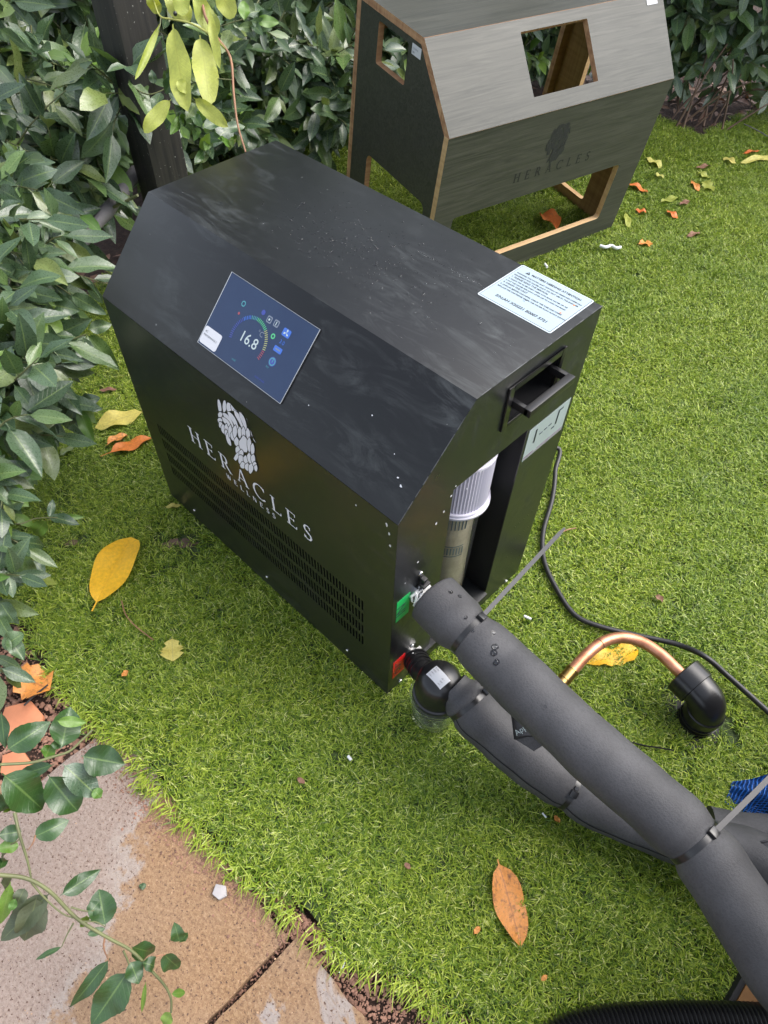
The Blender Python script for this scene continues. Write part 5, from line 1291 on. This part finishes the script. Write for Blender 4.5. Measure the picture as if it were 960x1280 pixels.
# back hedge, one shrub after another along the rear of the lawn
def hedge_blobs(a, b_, z0, z1, thick, nrm, n, r, rad=.12):
    out = []; a, b_, nrm = Vector(a), Vector(b_), Vector(nrm)
    for _ in range(n):
        p = a.lerp(b_, r.random()); p = p + nrm*(-abs(r.gauss(0, thick))); z = z0+(z1-z0)*r.random()**1.3; p.z = z; out.append((p, rad, 1))
    return out
HD = [((-1.12,.80,0), (-1.28,1.25,0), (.95,-.25,.25), .0, 'hedge shrub with dark leaves directly right of the black post', 420),
      ((-1.28,1.25,0), (-1.22,1.80,0), (.85,-.4,.25), .02, 'hedge shrub with dark leaves left of the plywood cover, a black pipe running through it', 330),
      ((-1.20,1.85,0), (-.90,2.26,0), (.7,-.65,.25), .10, 'hedge shrub behind the back left corner of the plywood cover', 230),
      ((-.95,2.32,0), (-.52,2.72,0), (.65,-.7,.25), .10, 'hedge shrub directly behind the plywood cover, seen through its window', 230),
      ((-.46,2.74,0), (-.12,2.98,0), (.5,-.8,.25), .16, 'hedge shrub just right of the plywood cover with bare brown twigs at its foot', 300),
      ((-.10,3.00,0), (.28,3.50,0), (.5,-.8,.25), .08, 'hedge shrub in the top right corner of the photo', 300),
      ((.30,3.65,0), (1.2,4.1,0), (.2,-.95,.25), .12, 'hedge shrub beyond the right edge of the lawn', 120)]
for i, (a, b_, nrm, z0, lab_, n) in enumerate(HD):
    r = random.Random(60+i); nv = Vector(nrm).normalized()
    bl = hedge_blobs(a, b_, z0+.05, 1.15, .15, nv, n, r) + hedge_blobs(a, b_, 1.1, 2.5, .15, nv, 130, r)
    if i == 0: bl += [(at(u, v, d), rd_, n_) for u, v, d, rd_, n_ in ((265,150,2.15,.08,16),(300,120,2.2,.10,16),(245,100,2.1,.08,10),(330,60,2.2,.10,10))]
    if i == 1: bl += [(at(u, v, d), rd_, n_) for u, v, d, rd_, n_ in ((405,110,2.28,.08,16),(425,85,2.28,.08,12),(345,110,2.3,.06,10),(370,60,2.3,.10,12),(415,145,2.25,.03,4),(390,160,2.3,.03,4))]
    mid = Vector(a).lerp(Vector(b_), .5)-nv*.3
    stems = [(Vector(a).lerp(Vector(b_), t)-nv*.22+Vector((0, 0, r.uniform(.8, 1.4))), .009) for t in (.1, .35, .6, .9)]
    pend.append(shrub('hedge_shrub', lab_, bl, (mid.x, mid.y, 0), nv, .098, 80+i, stems, hi=.07))
for root, lv, cap in pend:                                   # depth buffer first, then dress
    for m_, yg in lv:
        c = m_ @ Vector((0, .55, 0)); x, y, z = pix(c)
        if z > .2: ZB[(int(x//7), int(y//7))] = min(ZB.get((int(x//7), int(y//7)), 9), z)
for root, lv, cap in pend: dress(root, lv, cap)
# thick grey limb low in the left shrub, brown stems at the right hedge foot, irrigation pipe
o = thing('fallen_limb', 'thick grey limb slanting up behind the left shrub towards the black post', 'branch', gl(75,345)); b = MB()
P = smooth_path([at(50,362,1.74), at(85,322,1.75), at(120,280,1.77), at(148,246,1.80), at(170,215,1.88)], 5); b.tube(P, [.0175+.002*math.sin(i*1.7) for i in range(len(P))], 12); b.build('limb', M['grey_bark'], o, smooth=60)
b = MB(); b.tube(smooth_path([at(135,262,1.78), at(160,250,1.76), at(172,244,1.74)],4), .004, 7); b.build('side_twig', M['twig'], o, smooth=60)
o = thing('irrigation_pipe', 'black irrigation pipe through the foot of the hedge left of the plywood cover', 'pipe', gl(330,165)); b = MB()
b.tube(smooth_path([at(245,172,2.20), at(270,165,2.22), at(310,153,2.25), at(350,141,2.28), at(385,132,2.32), at(405,128,2.38)], 5), .0165, 14); b.build('pipe', M['plastic_matt'], o, smooth=60)
o = thing('bare_stem_clump', 'bare brown stems and dead twigs at the hedge foot right of the cover', 'stems', gl(870,150)); r = random.Random(2)
for k_ in range(16):
    u = r.uniform(838, 905); p0 = gl(u, 150+r.uniform(-14, 16)); p1 = p0+Vector((r.uniform(-.1,.28), r.uniform(.0,.25), r.uniform(.05,.30))); b = MB(); b.tube(smooth_path([p0, p0.lerp(p1,.5)+Vector((0,0,r.uniform(0,.05))), p1],4), [r.uniform(.003,.006)*(1-.05*i) for i in range(9)], 7); b.build('stem', M['bark'], o, smooth=60)

# ---- sprays set leaf by leaf: near branches bottom left, lime branch above the chiller
def hires(mt, key, n=5, **kw):
    if key not in LV:
        LV[key] = [leaf_mesh('leaf', mt, **{**dict(wr=.44, fold=.22+.1*(i % 3), curl=.15+.12*(i % 4), nl=11, serr=.05, seed=i*3, tip=.8, twist=-.35+.17*i, wave=.3, petiole=.05), **kw}) for i in range(n)]
    return LV[key]
LSET = {}
def set_leaf(parent, p0, p1, wpx, d0, d1, key, mt, tilt=None, r=None, wr0=.44, **kw):
    a, e = at(*p0, d0), at(*p1, d1); L_ = (e-a).length; wm = wpx*((d0+d1)/2)/FPX; i = r.randrange(1000)
    me = leaf_mesh('leaf', mt, **{**dict(wr=max(.1, wm/L_)*1.12, fold=r.uniform(.2,.5), curl=r.uniform(.05,.45), nl=16, serr=.02, seed=i, tip=r.uniform(.7,1.05), twist=r.uniform(-.3,.3), wave=.3, petiole=.06, cols=(-1,-.5,0,.5,1)), **kw})
    n_ = (CAMC-a).normalized()+Vector((r.uniform(-.35,.35), r.uniform(-.35,.35), r.uniform(0,.5))) if tilt is None else Vector(tilt)
    return put_leaf(me, frame_m(a, e-a, n_, L_/1.06), parent)
def C6(u, v): return (u/3.046, 860+v/3.046)
r = random.Random(78); low = pend[1][0]
for p0, p1, w_, d_ in [((95,507),(82,537),14,1.47),((97,508),(121,529),13,1.46),((98,510),(116,552),16,1.46),((96,504),(124,497),15,1.48),((94,505),(62,514),16,1.47),((98,506),(128,512),12,1.5),((44,494),(56,537),30,1.36),((30,505),(0,512),26,1.36),((40,520),(25,560),24,1.36),
        ((88,368),(131,392),18,1.55),((108,418),(148,462),22,1.55),((103,420),(111,464),22,1.54),((72,432),(108,421),16,1.55),((92,405),(78,445),20,1.52),((60,380),(98,388),26,1.5),((60,350),(85,375),22,1.5),((40,395),(78,412),30,1.45),((20,400),(55,445),32,1.42),((110,412),(140,405),16,1.56)]:
    set_leaf(low, p0, p1, w_, d_, d_+r.uniform(-.01,.03), 'x', M['leaf'] if r.random() < .8 else M['leaf_hi'], r=r)
for s_, d_ in ([(0,470),(40,492),(70,505),(96,506)],1.45), ([(0,380),(40,395),(75,425),(108,418)],1.48), ([(-10,330),(30,345),(62,352),(88,368)],1.5):
    b = MB(); b.tube(smooth_path([at(u, v, d_) for u, v in s_], 5), .0016, 6); b.build('twig', M['twig'], low)
lo3 = pend[2][0]
for p0, p1, w_, d_ in [((60,645),(99,655),14,1.36),((58,650),(42,668),17,1.36),((62,648),(66,624),9,1.37),((70,648),(106,646),8,1.37),((4,690),(12,726),30,1.28),((20,694),(42,724),24,1.28),((40,700),(57,718),14,1.3),((0,752),(17,778),24,1.24),((22,592),(42,610),12,1.33),((28,560),(34,600),14,1.33),
        ((0,610),(36,632),26,1.3),((38,596),(20,575),18,1.3),((5,655),(12,675),14,1.26),((2,810),(28,792),22,1.2),((10,796),(30,825),18,1.2)]:
    set_leaf(lo3, p0, p1, w_, d_, d_+r.uniform(-.01,.02), 'x', M['leaf'] if r.random() < .7 else M['leaf_hi'], r=r)
b = MB(); b.tube(smooth_path([at(-10,640,1.3), at(20,655,1.33), at(45,648,1.35), at(72,647,1.36)], 5), .0013, 6); b.build('twig', M['twig'], lo3)
b = MB(); b.tube(smooth_path([at(-10,700,1.27), at(8,692,1.28), at(30,694,1.28)], 5), .0013, 6); b.build('twig', M['twig'], lo3)
r = random.Random(77)
nb = thing('near_branch', 'leafy green branch reaching over the stained paving in the bottom left corner', 'branch', gz(20,1180))
def stem(parent, pts_, rad, mt, d=None):
    b = MB(); P = smooth_path(pts_, 5); b.tube(P, list(np.linspace(rad, rad*.5, len(P))), 9); return b.build('stem', M[mt], parent, smooth=60)
def dd(u): return 0.90+0.0004*u
def AT(u, v, dz=0.0): p = C6(u, v); return at(p[0], p[1], dd(p[0])+dz)
stem(nb, [Vector((.20,-1.05,-.01)), Vector((.26,-.98,.20)), AT(-330,760), AT(-120,700), AT(0,712), AT(100,725), AT(190,775), AT(290,875), AT(400,945), AT(500,1000), AT(570,1070), AT(625,1130), AT(650,1180), AT(652,1235)], .0034, 'twig')
stem(nb, [AT(55,475,.01), AT(75,560), AT(105,660), AT(118,722)], .0024, 'twig'); stem(nb, [AT(120,740), AT(170,800), AT(240,860), AT(300,880)], .0016, 'twig')
stem(nb, [AT(400,945), AT(395,990), AT(415,1040)], .0015, 'twig_red'); stem(nb, [AT(470,1000), AT(490,1050), AT(488,1080)], .0016, 'twig'); stem(nb, [AT(280,895), AT(255,940), AT(235,985)], .0013, 'twig')
stem(nb, [AT(270,835), AT(330,850), AT(370,845)], .0014, 'twig'); stem(nb, [AT(560,1040), AT(600,1020), AT(630,1015)], .0013, 'twig_red'); stem(nb, [AT(300,890), AT(360,890), AT(400,908)], .0014, 'twig')
for p0, p1, w_, key in [((230,790),(385,690),62,'d'),((402,908),(376,768),95,'d'),((190,780),(0,965),95,'o'),((140,795),(92,972),105,'o'),((418,1030),(262,1228),58,'d2'),((490,1075),(345,1290),120,'d2'),
        ((500,985),(592,1010),72,'d'),((495,1040),(530,1128),70,'d'),((590,1060),(545,1045),50,'d'),((622,1012),(682,1068),66,'d2'),((684,968),(664,896),52,'d2'),((684,970),(716,930),26,'d2'),((652,1165),(708,1158),30,'h'),((652,1232),(622,1290),48,'h'),
        ((236,985),(134,1034),20,'d'),((40,738),(0,912),46,'h'),((336,865),(378,812),48,'d2'),((300,880),(335,895),40,'h'),((330,940),(400,915),28,'d2'),((555,1120),(540,1235),16,'h'),((60,800),(40,850),30,'h'),((95,760),(60,830),50,'o'),((0,740),(45,770),60,'o')]:
    a, e = C6(*p0), C6(*p1); m_ = {'d': M['leaf_dark'], 'd2': M['leaf_dark'], 'o': M['leaf_olive'] if 'leaf_olive' in M else M['leaf_dark'], 'h': M['leaf_hi']}[key]
    set_leaf(nb, a, e, w_/3.046, dd(a[0]), dd(e[0])+r.uniform(-.01,.03), key, m_, r=r)
nb2 = thing('near_branch', 'leafy twig over the gravel and terracotta at the left edge', 'branch', gz(30,960))
def dd2(u): return 0.93+0.0004*u
def AT2(u, v, dz=0.0): p = C6(u, v); return at(p[0], p[1], dd2(p[0])+dz)
stem(nb2, [Vector((-.05,-.78,-.02)), Vector((.08,-.74,.16)), AT2(-90,300), AT2(0,292), AT2(120,284), AT2(200,262), AT2(262,242), AT2(310,200), AT2(352,160)], .0028, 'twig')
stem(nb2, [AT2(-60,615), AT2(20,600), AT2(55,590), AT2(75,575)], .0016, 'twig'); stem(nb2, [AT2(135,560), AT2(125,590), AT2(105,620)], .0012, 'twig_red')
for p0, p1, w_, key in [((22,238),(192,128),95,'d2'),((232,232),(268,70),105,'d2'),((215,125),(328,132),40,'h'),((308,258),(476,292),112,'d'),((240,290),(372,412),100,'o2'),((182,330),(296,474),118,'d'),((8,325),(168,465),140,'d'),
        ((205,292),(58,338),50,'d2'),((126,568),(262,505),72,'d2'),((5,90),(18,232),50,'d'),((85,545),(-5,560),60,'d'),((75,600),(-10,612),48,'h'),((35,600),(0,660),50,'d2'),((355,385),(385,418),40,'h'),((170,270),(195,215),50,'h'),((190,215),(255,205),40,'d2'),((0,400),(40,470),60,'d'),((0,690),(20,640),30,'d'),((10,475),(60,462),18,'h')]:
    a, e = C6(*p0), C6(*p1); m_ = {'d': M['leaf_dark'], 'd2': M['leaf_dark'], 'o2': M['leaf'], 'h': M['leaf_hi']}[key]
    set_leaf(nb2, a, e, w_/3.046, dd2(a[0]), dd2(e[0])+r.uniform(-.01,.03), key, m_, r=r)
# lime coloured branch in front of the post
lm = thing('lime_branch', 'hanging branch of large yellow green leaves in front of the black post', 'branch', gl(230,200))
LD = 1.42
def A3(u, v, d=0.0): return at(u, v, LD+d)
stem(lm, [A3(330,-40), A3(262,-8), A3(255,15), A3(270,45), A3(288,72), A3(292,115), A3(297,155), A3(307,190)], .0036, 'twig_red')
stem(lm, [A3(283,62), A3(265,45), A3(240,30), A3(215,24), A3(200,20), A3(192,0)], .0026, 'twig_lime' if 'twig_lime' in M else 'twig'); stem(lm, [A3(201,22), A3(200,32), A3(198,38)], .0014, 'twig'); stem(lm, [A3(292,100), A3(280,99), A3(272,98)], .0014, 'twig')
for p0, p1, w_, f_ in [((200,30),(170,98),9,.5),((216,30),(232,136),36,.15),((250,44),(262,126),37,.15),((240,-8),(272,46),32,.2),((186,-12),(198,18),20,.2),((208,-14),(236,28),34,.2),((242,122),(284,158),20,.3),((214,124),(180,165),22,.3),((262,12),(274,84),14,.3),((272,-14),(292,20),30,.2),((236,118),(222,100),16,.2),((224,-20),(228,20),24,.2)]:
    set_leaf(lm, p0, p1, w_*.8, LD+r.uniform(-.02,.02), LD+r.uniform(-.02,.04), 'lime', M['leaf_lime'], r=r, fold=f_, serr=.01, tip=.55)
b = MB(); b.lathe([(0,-.0045),(.003,-.0035),(.0045,0),(.003,.0035),(0,.0045)], A3(219,17,-.01), seg=12); b.build('berry', M['plastic'], lm, smooth=180)
b = MB(); b.lathe([(0,-.0045),(.003,-.0035),(.0045,0),(.003,.0035),(0,.0045)], A3(264,54,.01), seg=12); b.build('berry', M['plastic'], lm, smooth=180)
# green sprays around the lime branch
sp_ = thing('green_spray', 'small glossy green spray hanging in front of the black post under the lime leaves', 'branch', gl(225,240))
for s_ in ([(160,105),(185,118),(210,110),(225,108),(245,130)], [(330,-10),(310,20),(290,28),(272,34)], [(240,135),(250,160),(262,172),(290,175)]):
    stem(sp_, [at(u, v, 1.62) for u, v in s_], .0018, 'twig')
for k_ in range(64):
    u, v = r.choice([(225,108),(205,115),(235,135),(250,165),(225,155),(290,28),(310,20),(275,168),(238,92),(300,30),(262,180)]); u += r.uniform(-14,14); v += r.uniform(-10,10); a = r.uniform(0, 6.28); ln = r.uniform(20, 34)
    set_leaf(sp_, (u, v), (u+math.cos(a)*ln, v+math.sin(a)*ln*.8), ln*.42, 1.55+r.uniform(-.04,.04), 1.55+r.uniform(-.04,.05), 'g', M['leaf_hi'] if k_ % 5 == 0 else M['leaf_dark'] if k_ % 5 == 1 else M['leaf'], r=r)

# ---- fallen leaves and litter, each a thing
def fallen(p0, p1, wpx, mt, label, name='fallen_leaf', cat='leaf', lift=.0155, curl=.18, fold=.16, tilt=0.0, petiole=.10, **kw):
    a, e = gl(*p0, lift), gl(*p1, lift); L_ = (e-a).length; d_ = pix(a)[2]; wm = wpx*d_/FPX
    me = leaf_mesh('leaf_blade', mt, **{**dict(wr=max(.12, wm/L_*1.05), fold=fold, curl=curl, nl=10, serr=0.0, seed=int(p0[0]), tip=.62, twist=.2, wave=.35, petiole=petiole, cols=(-1,-.6,-.25,0,.25,.6,1)), **kw})
    o = put_leaf(me, frame_m(a, e-a, Vector((tilt, -tilt, 1)), L_/(1+petiole)), None, name); return tag(o, label, cat)
fallen((115,764),(163,670),60,M['leaf_yellow'],'large bright yellow leaf lying on the grass left of the chiller', petiole=.13, tip=.45, curl=.1, wave=.12, nl=18, lift=.0185)
fallen((126,570),(189,546),25,M['leaf_orange'],'long orange leaf on the grass against the lower left corner of the chiller', petiole=.25)
fallen((178,515),(118,533),25,M['leaf_pale'],'pale yellow leaf lying above the orange leaf beside the chiller', petiole=.02)
fallen((132,557),(160,542),14,M['leaf_rust'],'small curled rust leaf between the pale yellow and the orange leaf', curl=.6, fold=.6)
fallen((122,488),(146,486),8,M['leaf_brown'],'small narrow red brown leaf on the grass left of the touchscreen end of the chiller')
fallen((622,1074),(652,1183),40,M['leaf_rust'],'big spotted brown orange leaf lying alone on the lawn at the bottom', petiole=.07, tip=.7)
fallen((215,796),(216,826),26,M['leaf_pale'],'small ragged pale green leaf on the grass below the front panel', tip=.35, serr=.2, fold=.3)
fallen((205,634),(226,631),8,M['leaf_pale'],'tiny pale leaf at the foot of the slotted front panel')
fallen((35,722),(72,729),12,M['leaf_lime'],'yellow green leaf on the grass left of the big yellow leaf', tip=.6)
fallen((74,570),(92,556),12,M['leaf'],'small grey green leaf on the grass near the left shrub')
fallen((698,290),(677,264),22,M['leaf_orange'],'curled orange leaf on the grass seen through the opening of the plywood cover', curl=.7, fold=.8, lift=.03)
fallen((752,222),(775,226),12,M['leaf_orange'],'orange red leaf behind the right leg of the plywood cover', curl=.3)
fallen((784,229),(811,239),12,M['leaf_orange'],'orange leaf touching the right edge of the plywood cover', curl=.3)
fallen((806,196),(828,208),14,M['leaf_pale'],'curled yellow leaf on the lawn right of the plywood cover, nearest the hedge', tip=.4, curl=.5)
fallen((818,216),(830,222),8,M['leaf_pale'],'small pale scrap of leaf below the curled yellow leaf', lift=.018)
fallen((869,210),(889,206),9,M['leaf_brown'],'small red brown leaf in the middle of the lawn strip right of the cover')
fallen((872,214),(886,222),11,M['leaf_lime'],'light green leaf just below the small red brown one', tip=.4)
fallen((893,240),(879,226),14,M['leaf_lime'],'yellow green three pointed leaf below the light green leaf', tip=.4, serr=.2)
fallen((864,225),(874,238),9,M['leaf_rust'],'pinkish brown leaf left of the yellow green three pointed leaf')
fallen((824,253),(848,246),12,M['leaf_lime'],'yellow green leaf with curled stalk on the lawn right of the cover', tip=.5)
fallen((849,256),(862,250),9,M['leaf_brown'],'dull brown leaf right of the leaf with the curled stalk')
fallen((793,262),(808,265),11,M['leaf_orange'],'orange and yellow leaf beside the foot of the plywood cover', tip=.4)
fallen((833,262),(847,272),10,M['leaf_orange'],'orange tipped leaf on the lawn between the two pale ones', tip=.4)
fallen((858,296),(875,289),9,M['leaf_brown'],'pale brown leaf by itself on the lawn, nearest the bare grass')
fallen((797,305),(815,303),14,M['leaf_rust'],'ragged light orange leaf right of the white scrap', tip=.4, serr=.2)
fallen((982,192),(926,203),12,M['leaf_pale'],'long pale green leaf at the right edge of the lawn near the hedge', curl=.05)
fallen((928,192),(950,187),7,M['leaf_orange'],'small orange leaf just behind the long pale green leaf')
fallen((921,205),(905,196),10,M['leaf_pale'],'pale folded leaf left of the long pale green leaf', tip=.4)
fallen((782,265),(786,283),9,M['leaf_lime'],'small green leaf standing at the right foot of the plywood cover')
fallen((722,830),(798,812),30,M['leaf_yellow'],'bright yellow leaf half sunk in the grass under the copper pipe', lift=.010, serr=.12, tip=.4, curl=.02)
fallen((592,1168),(600,1158),7,M['leaf_rust'],'tiny curled tan leaf left of the big brown orange leaf', curl=.6)
fallen((676,1226),(684,1219),6,M['leaf_rust'],'tiny tan flake below the big brown orange leaf')
fallen((505,1078),(513,1086),7,M['leaf_brown'],'tiny brown flake on the lawn halfway between slab and big brown leaf')
fallen((692,1019),(700,1028),7,M['leaf_rust'],'tiny orange flake beside the lower foam hose')
fallen((371,972),(381,979),7,M['leaf_brown'],'tiny brown flake on the lawn above the paving corner')
fallen((818,744),(829,752),9,M['leaf_brown'],'curled dark brown leaf on the open lawn above the copper pipe', curl=.7, fold=.7)
fallen((152,846),(160,838),8,M['leaf_rust'],'tiny rust flake right of the big yellow leaf stalk', lift=.02)
fallen((172,972),(184,976),9,M['leaf_lime'],'small yellow green leaf where lawn meets paving', lift=.004)
fallen((190,1002),(196,1008),6,M['leaf_lime'],'tiny green leaf on the grit at the lawn edge', lift=.004)
fallen((173,1106),(182,1109),8,M['leaf_dark'],'small dark green leaf scrap lying on the orange part of the slab', lift=.004, tip=.3)
fallen((12,838),(62,862),46,M['leaf_rust'],'big crumpled orange leaf on the gravel at the left edge', lift=.012, serr=.12, tip=.35, curl=.1)
def bits(name, cat, label, pts_, rad, mt, lift=.018):
    b = MB(); P = smooth_path([gl(u, v, lift) for u, v in pts_], 4); b.tube(P, rad, 7); o = b.build(name, M[mt], None, origin=gl(*pts_[0]), smooth=60); return tag(o, label, cat)
bits('dry_twig', 'twig', 'thin curved red brown twig on the grass right of the big yellow leaf', [(152,751),(157,768),(170,783),(192,800)], .0013, 'twig_red')
bits('dry_twig', 'twig', 'short light tan twig beside the tip of the long cable tie', [(700,666),(710,662),(720,660)], .0016, 'twig_red', .03)
bits('dry_twig', 'twig', 'thin grey twig on the grass at the top right hedge foot', [(930,155),(945,162),(962,172)], .002, 'grey_bark')
bits('dry_twig', 'twig', 'thin black stick across the crumpled orange leaf at the left edge', [(30,882),(45,868),(60,856)], .0018, 'plastic_matt', .02)
bits('white_scrap', 'scrap', 'bone shaped white scrap on the grass right of the plywood cover', [(750,307),(757,309),(764,307),(770,310),(776,309)], .0052, 'paper', .02)
bits('white_scrap', 'scrap', 'small white petal beside the warning label corner of the chiller', [(681,330),(684,334)], .004, 'paper', .02)
bits('white_scrap', 'scrap', 'tiny white fleck on the lawn below the front panel', [(435,945),(439,950)], .003, 'paper', .02)
bits('white_scrap', 'scrap', 'tiny white fleck on the grass above the thick hose near the copper pipe', [(655,770),(664,774)], .003, 'paper', .02)
bits('white_scrap', 'scrap', 'white fibre tuft beside the lower foam hose', [(678,1016),(683,1022)], .0016, 'paper', .02)
bits('plant_label', 'tag', 'narrow cream strip stuck under the lower foam hose', [(706,1006),(716,1013),(726,1019)], .0035, 'ply_pale', .02)
bits('white_wire', 'wire', 'short curled white wire in the gravel by the corner of the second slab', [(424,1190),(431,1196),(430,1206),(424,1216)], .0012, 'paper', .004)
def stone(u, v, sx, sy, sz, rot, mt, name, cat, label, n=7, seed=0, z=.0):
    r = random.Random(seed); c = gz(u, v, z); P = [(math.cos(R_(rot)+2*math.pi*i/n)*sx*r.uniform(.75,1.1), math.sin(R_(rot)+2*math.pi*i/n)*sy*r.uniform(.75,1.1)) for i in range(n)]
    b = MB(); b.prism(P, c, (1,0,0), (0,1,0), (0,0,1), 0, sz); return tag(b.build(name, M[mt], None, origin=c, bevel=min(sz*.3,.002)), label, cat)
stone(276,1116,.016,.013,.009,20,'pebble','stone_chip','stone','grey white stone chip lying on the orange slab', 5, 3, .0)
stone(412,1188,.011,.008,.010,50,'pebble','stone_chip','stone','pale pebble wedged at the corner of the second slab', 7, 4, -.018)
stone(30,905,.055,.045,.012,10,'terracotta','terracotta_shard','shard','large orange terracotta shard under the leaves at the left edge', 6, 6, -.016)
stone(20,958,.040,.030,.012,50,'terracotta','terracotta_shard','shard','smaller terracotta shard below the large one at the left edge', 5, 8, -.016)
# litter on the soil under the shrubs
r = random.Random(55); lit = []
def litter(n, fn):
    for _ in range(n):
        x, y = fn(); lit.append(frame_m((x, y, hgt(x, y)-.012+r.random()*.01), (r.uniform(-1,1), r.uniform(-1,1), r.uniform(-.2,.2)), (r.uniform(-.4,.4), r.uniform(-.4,.4), 1), r.uniform(.03,.075)))
litter(420, lambda: (r.uniform(-1.9,-.6), r.uniform(-.5,1.6))); litter(200, lambda: (r.uniform(-.9,-.1), r.uniform(-.8,-.2))); litter(500, lambda: (lambda t: (-1.2+1.7*t+r.uniform(-.2,.25), 2.0+1.6*t+r.uniform(0,.5)))(r.random()))
o = joined('leaf_litter', lit, M['leaf_brown'], None, 'l')
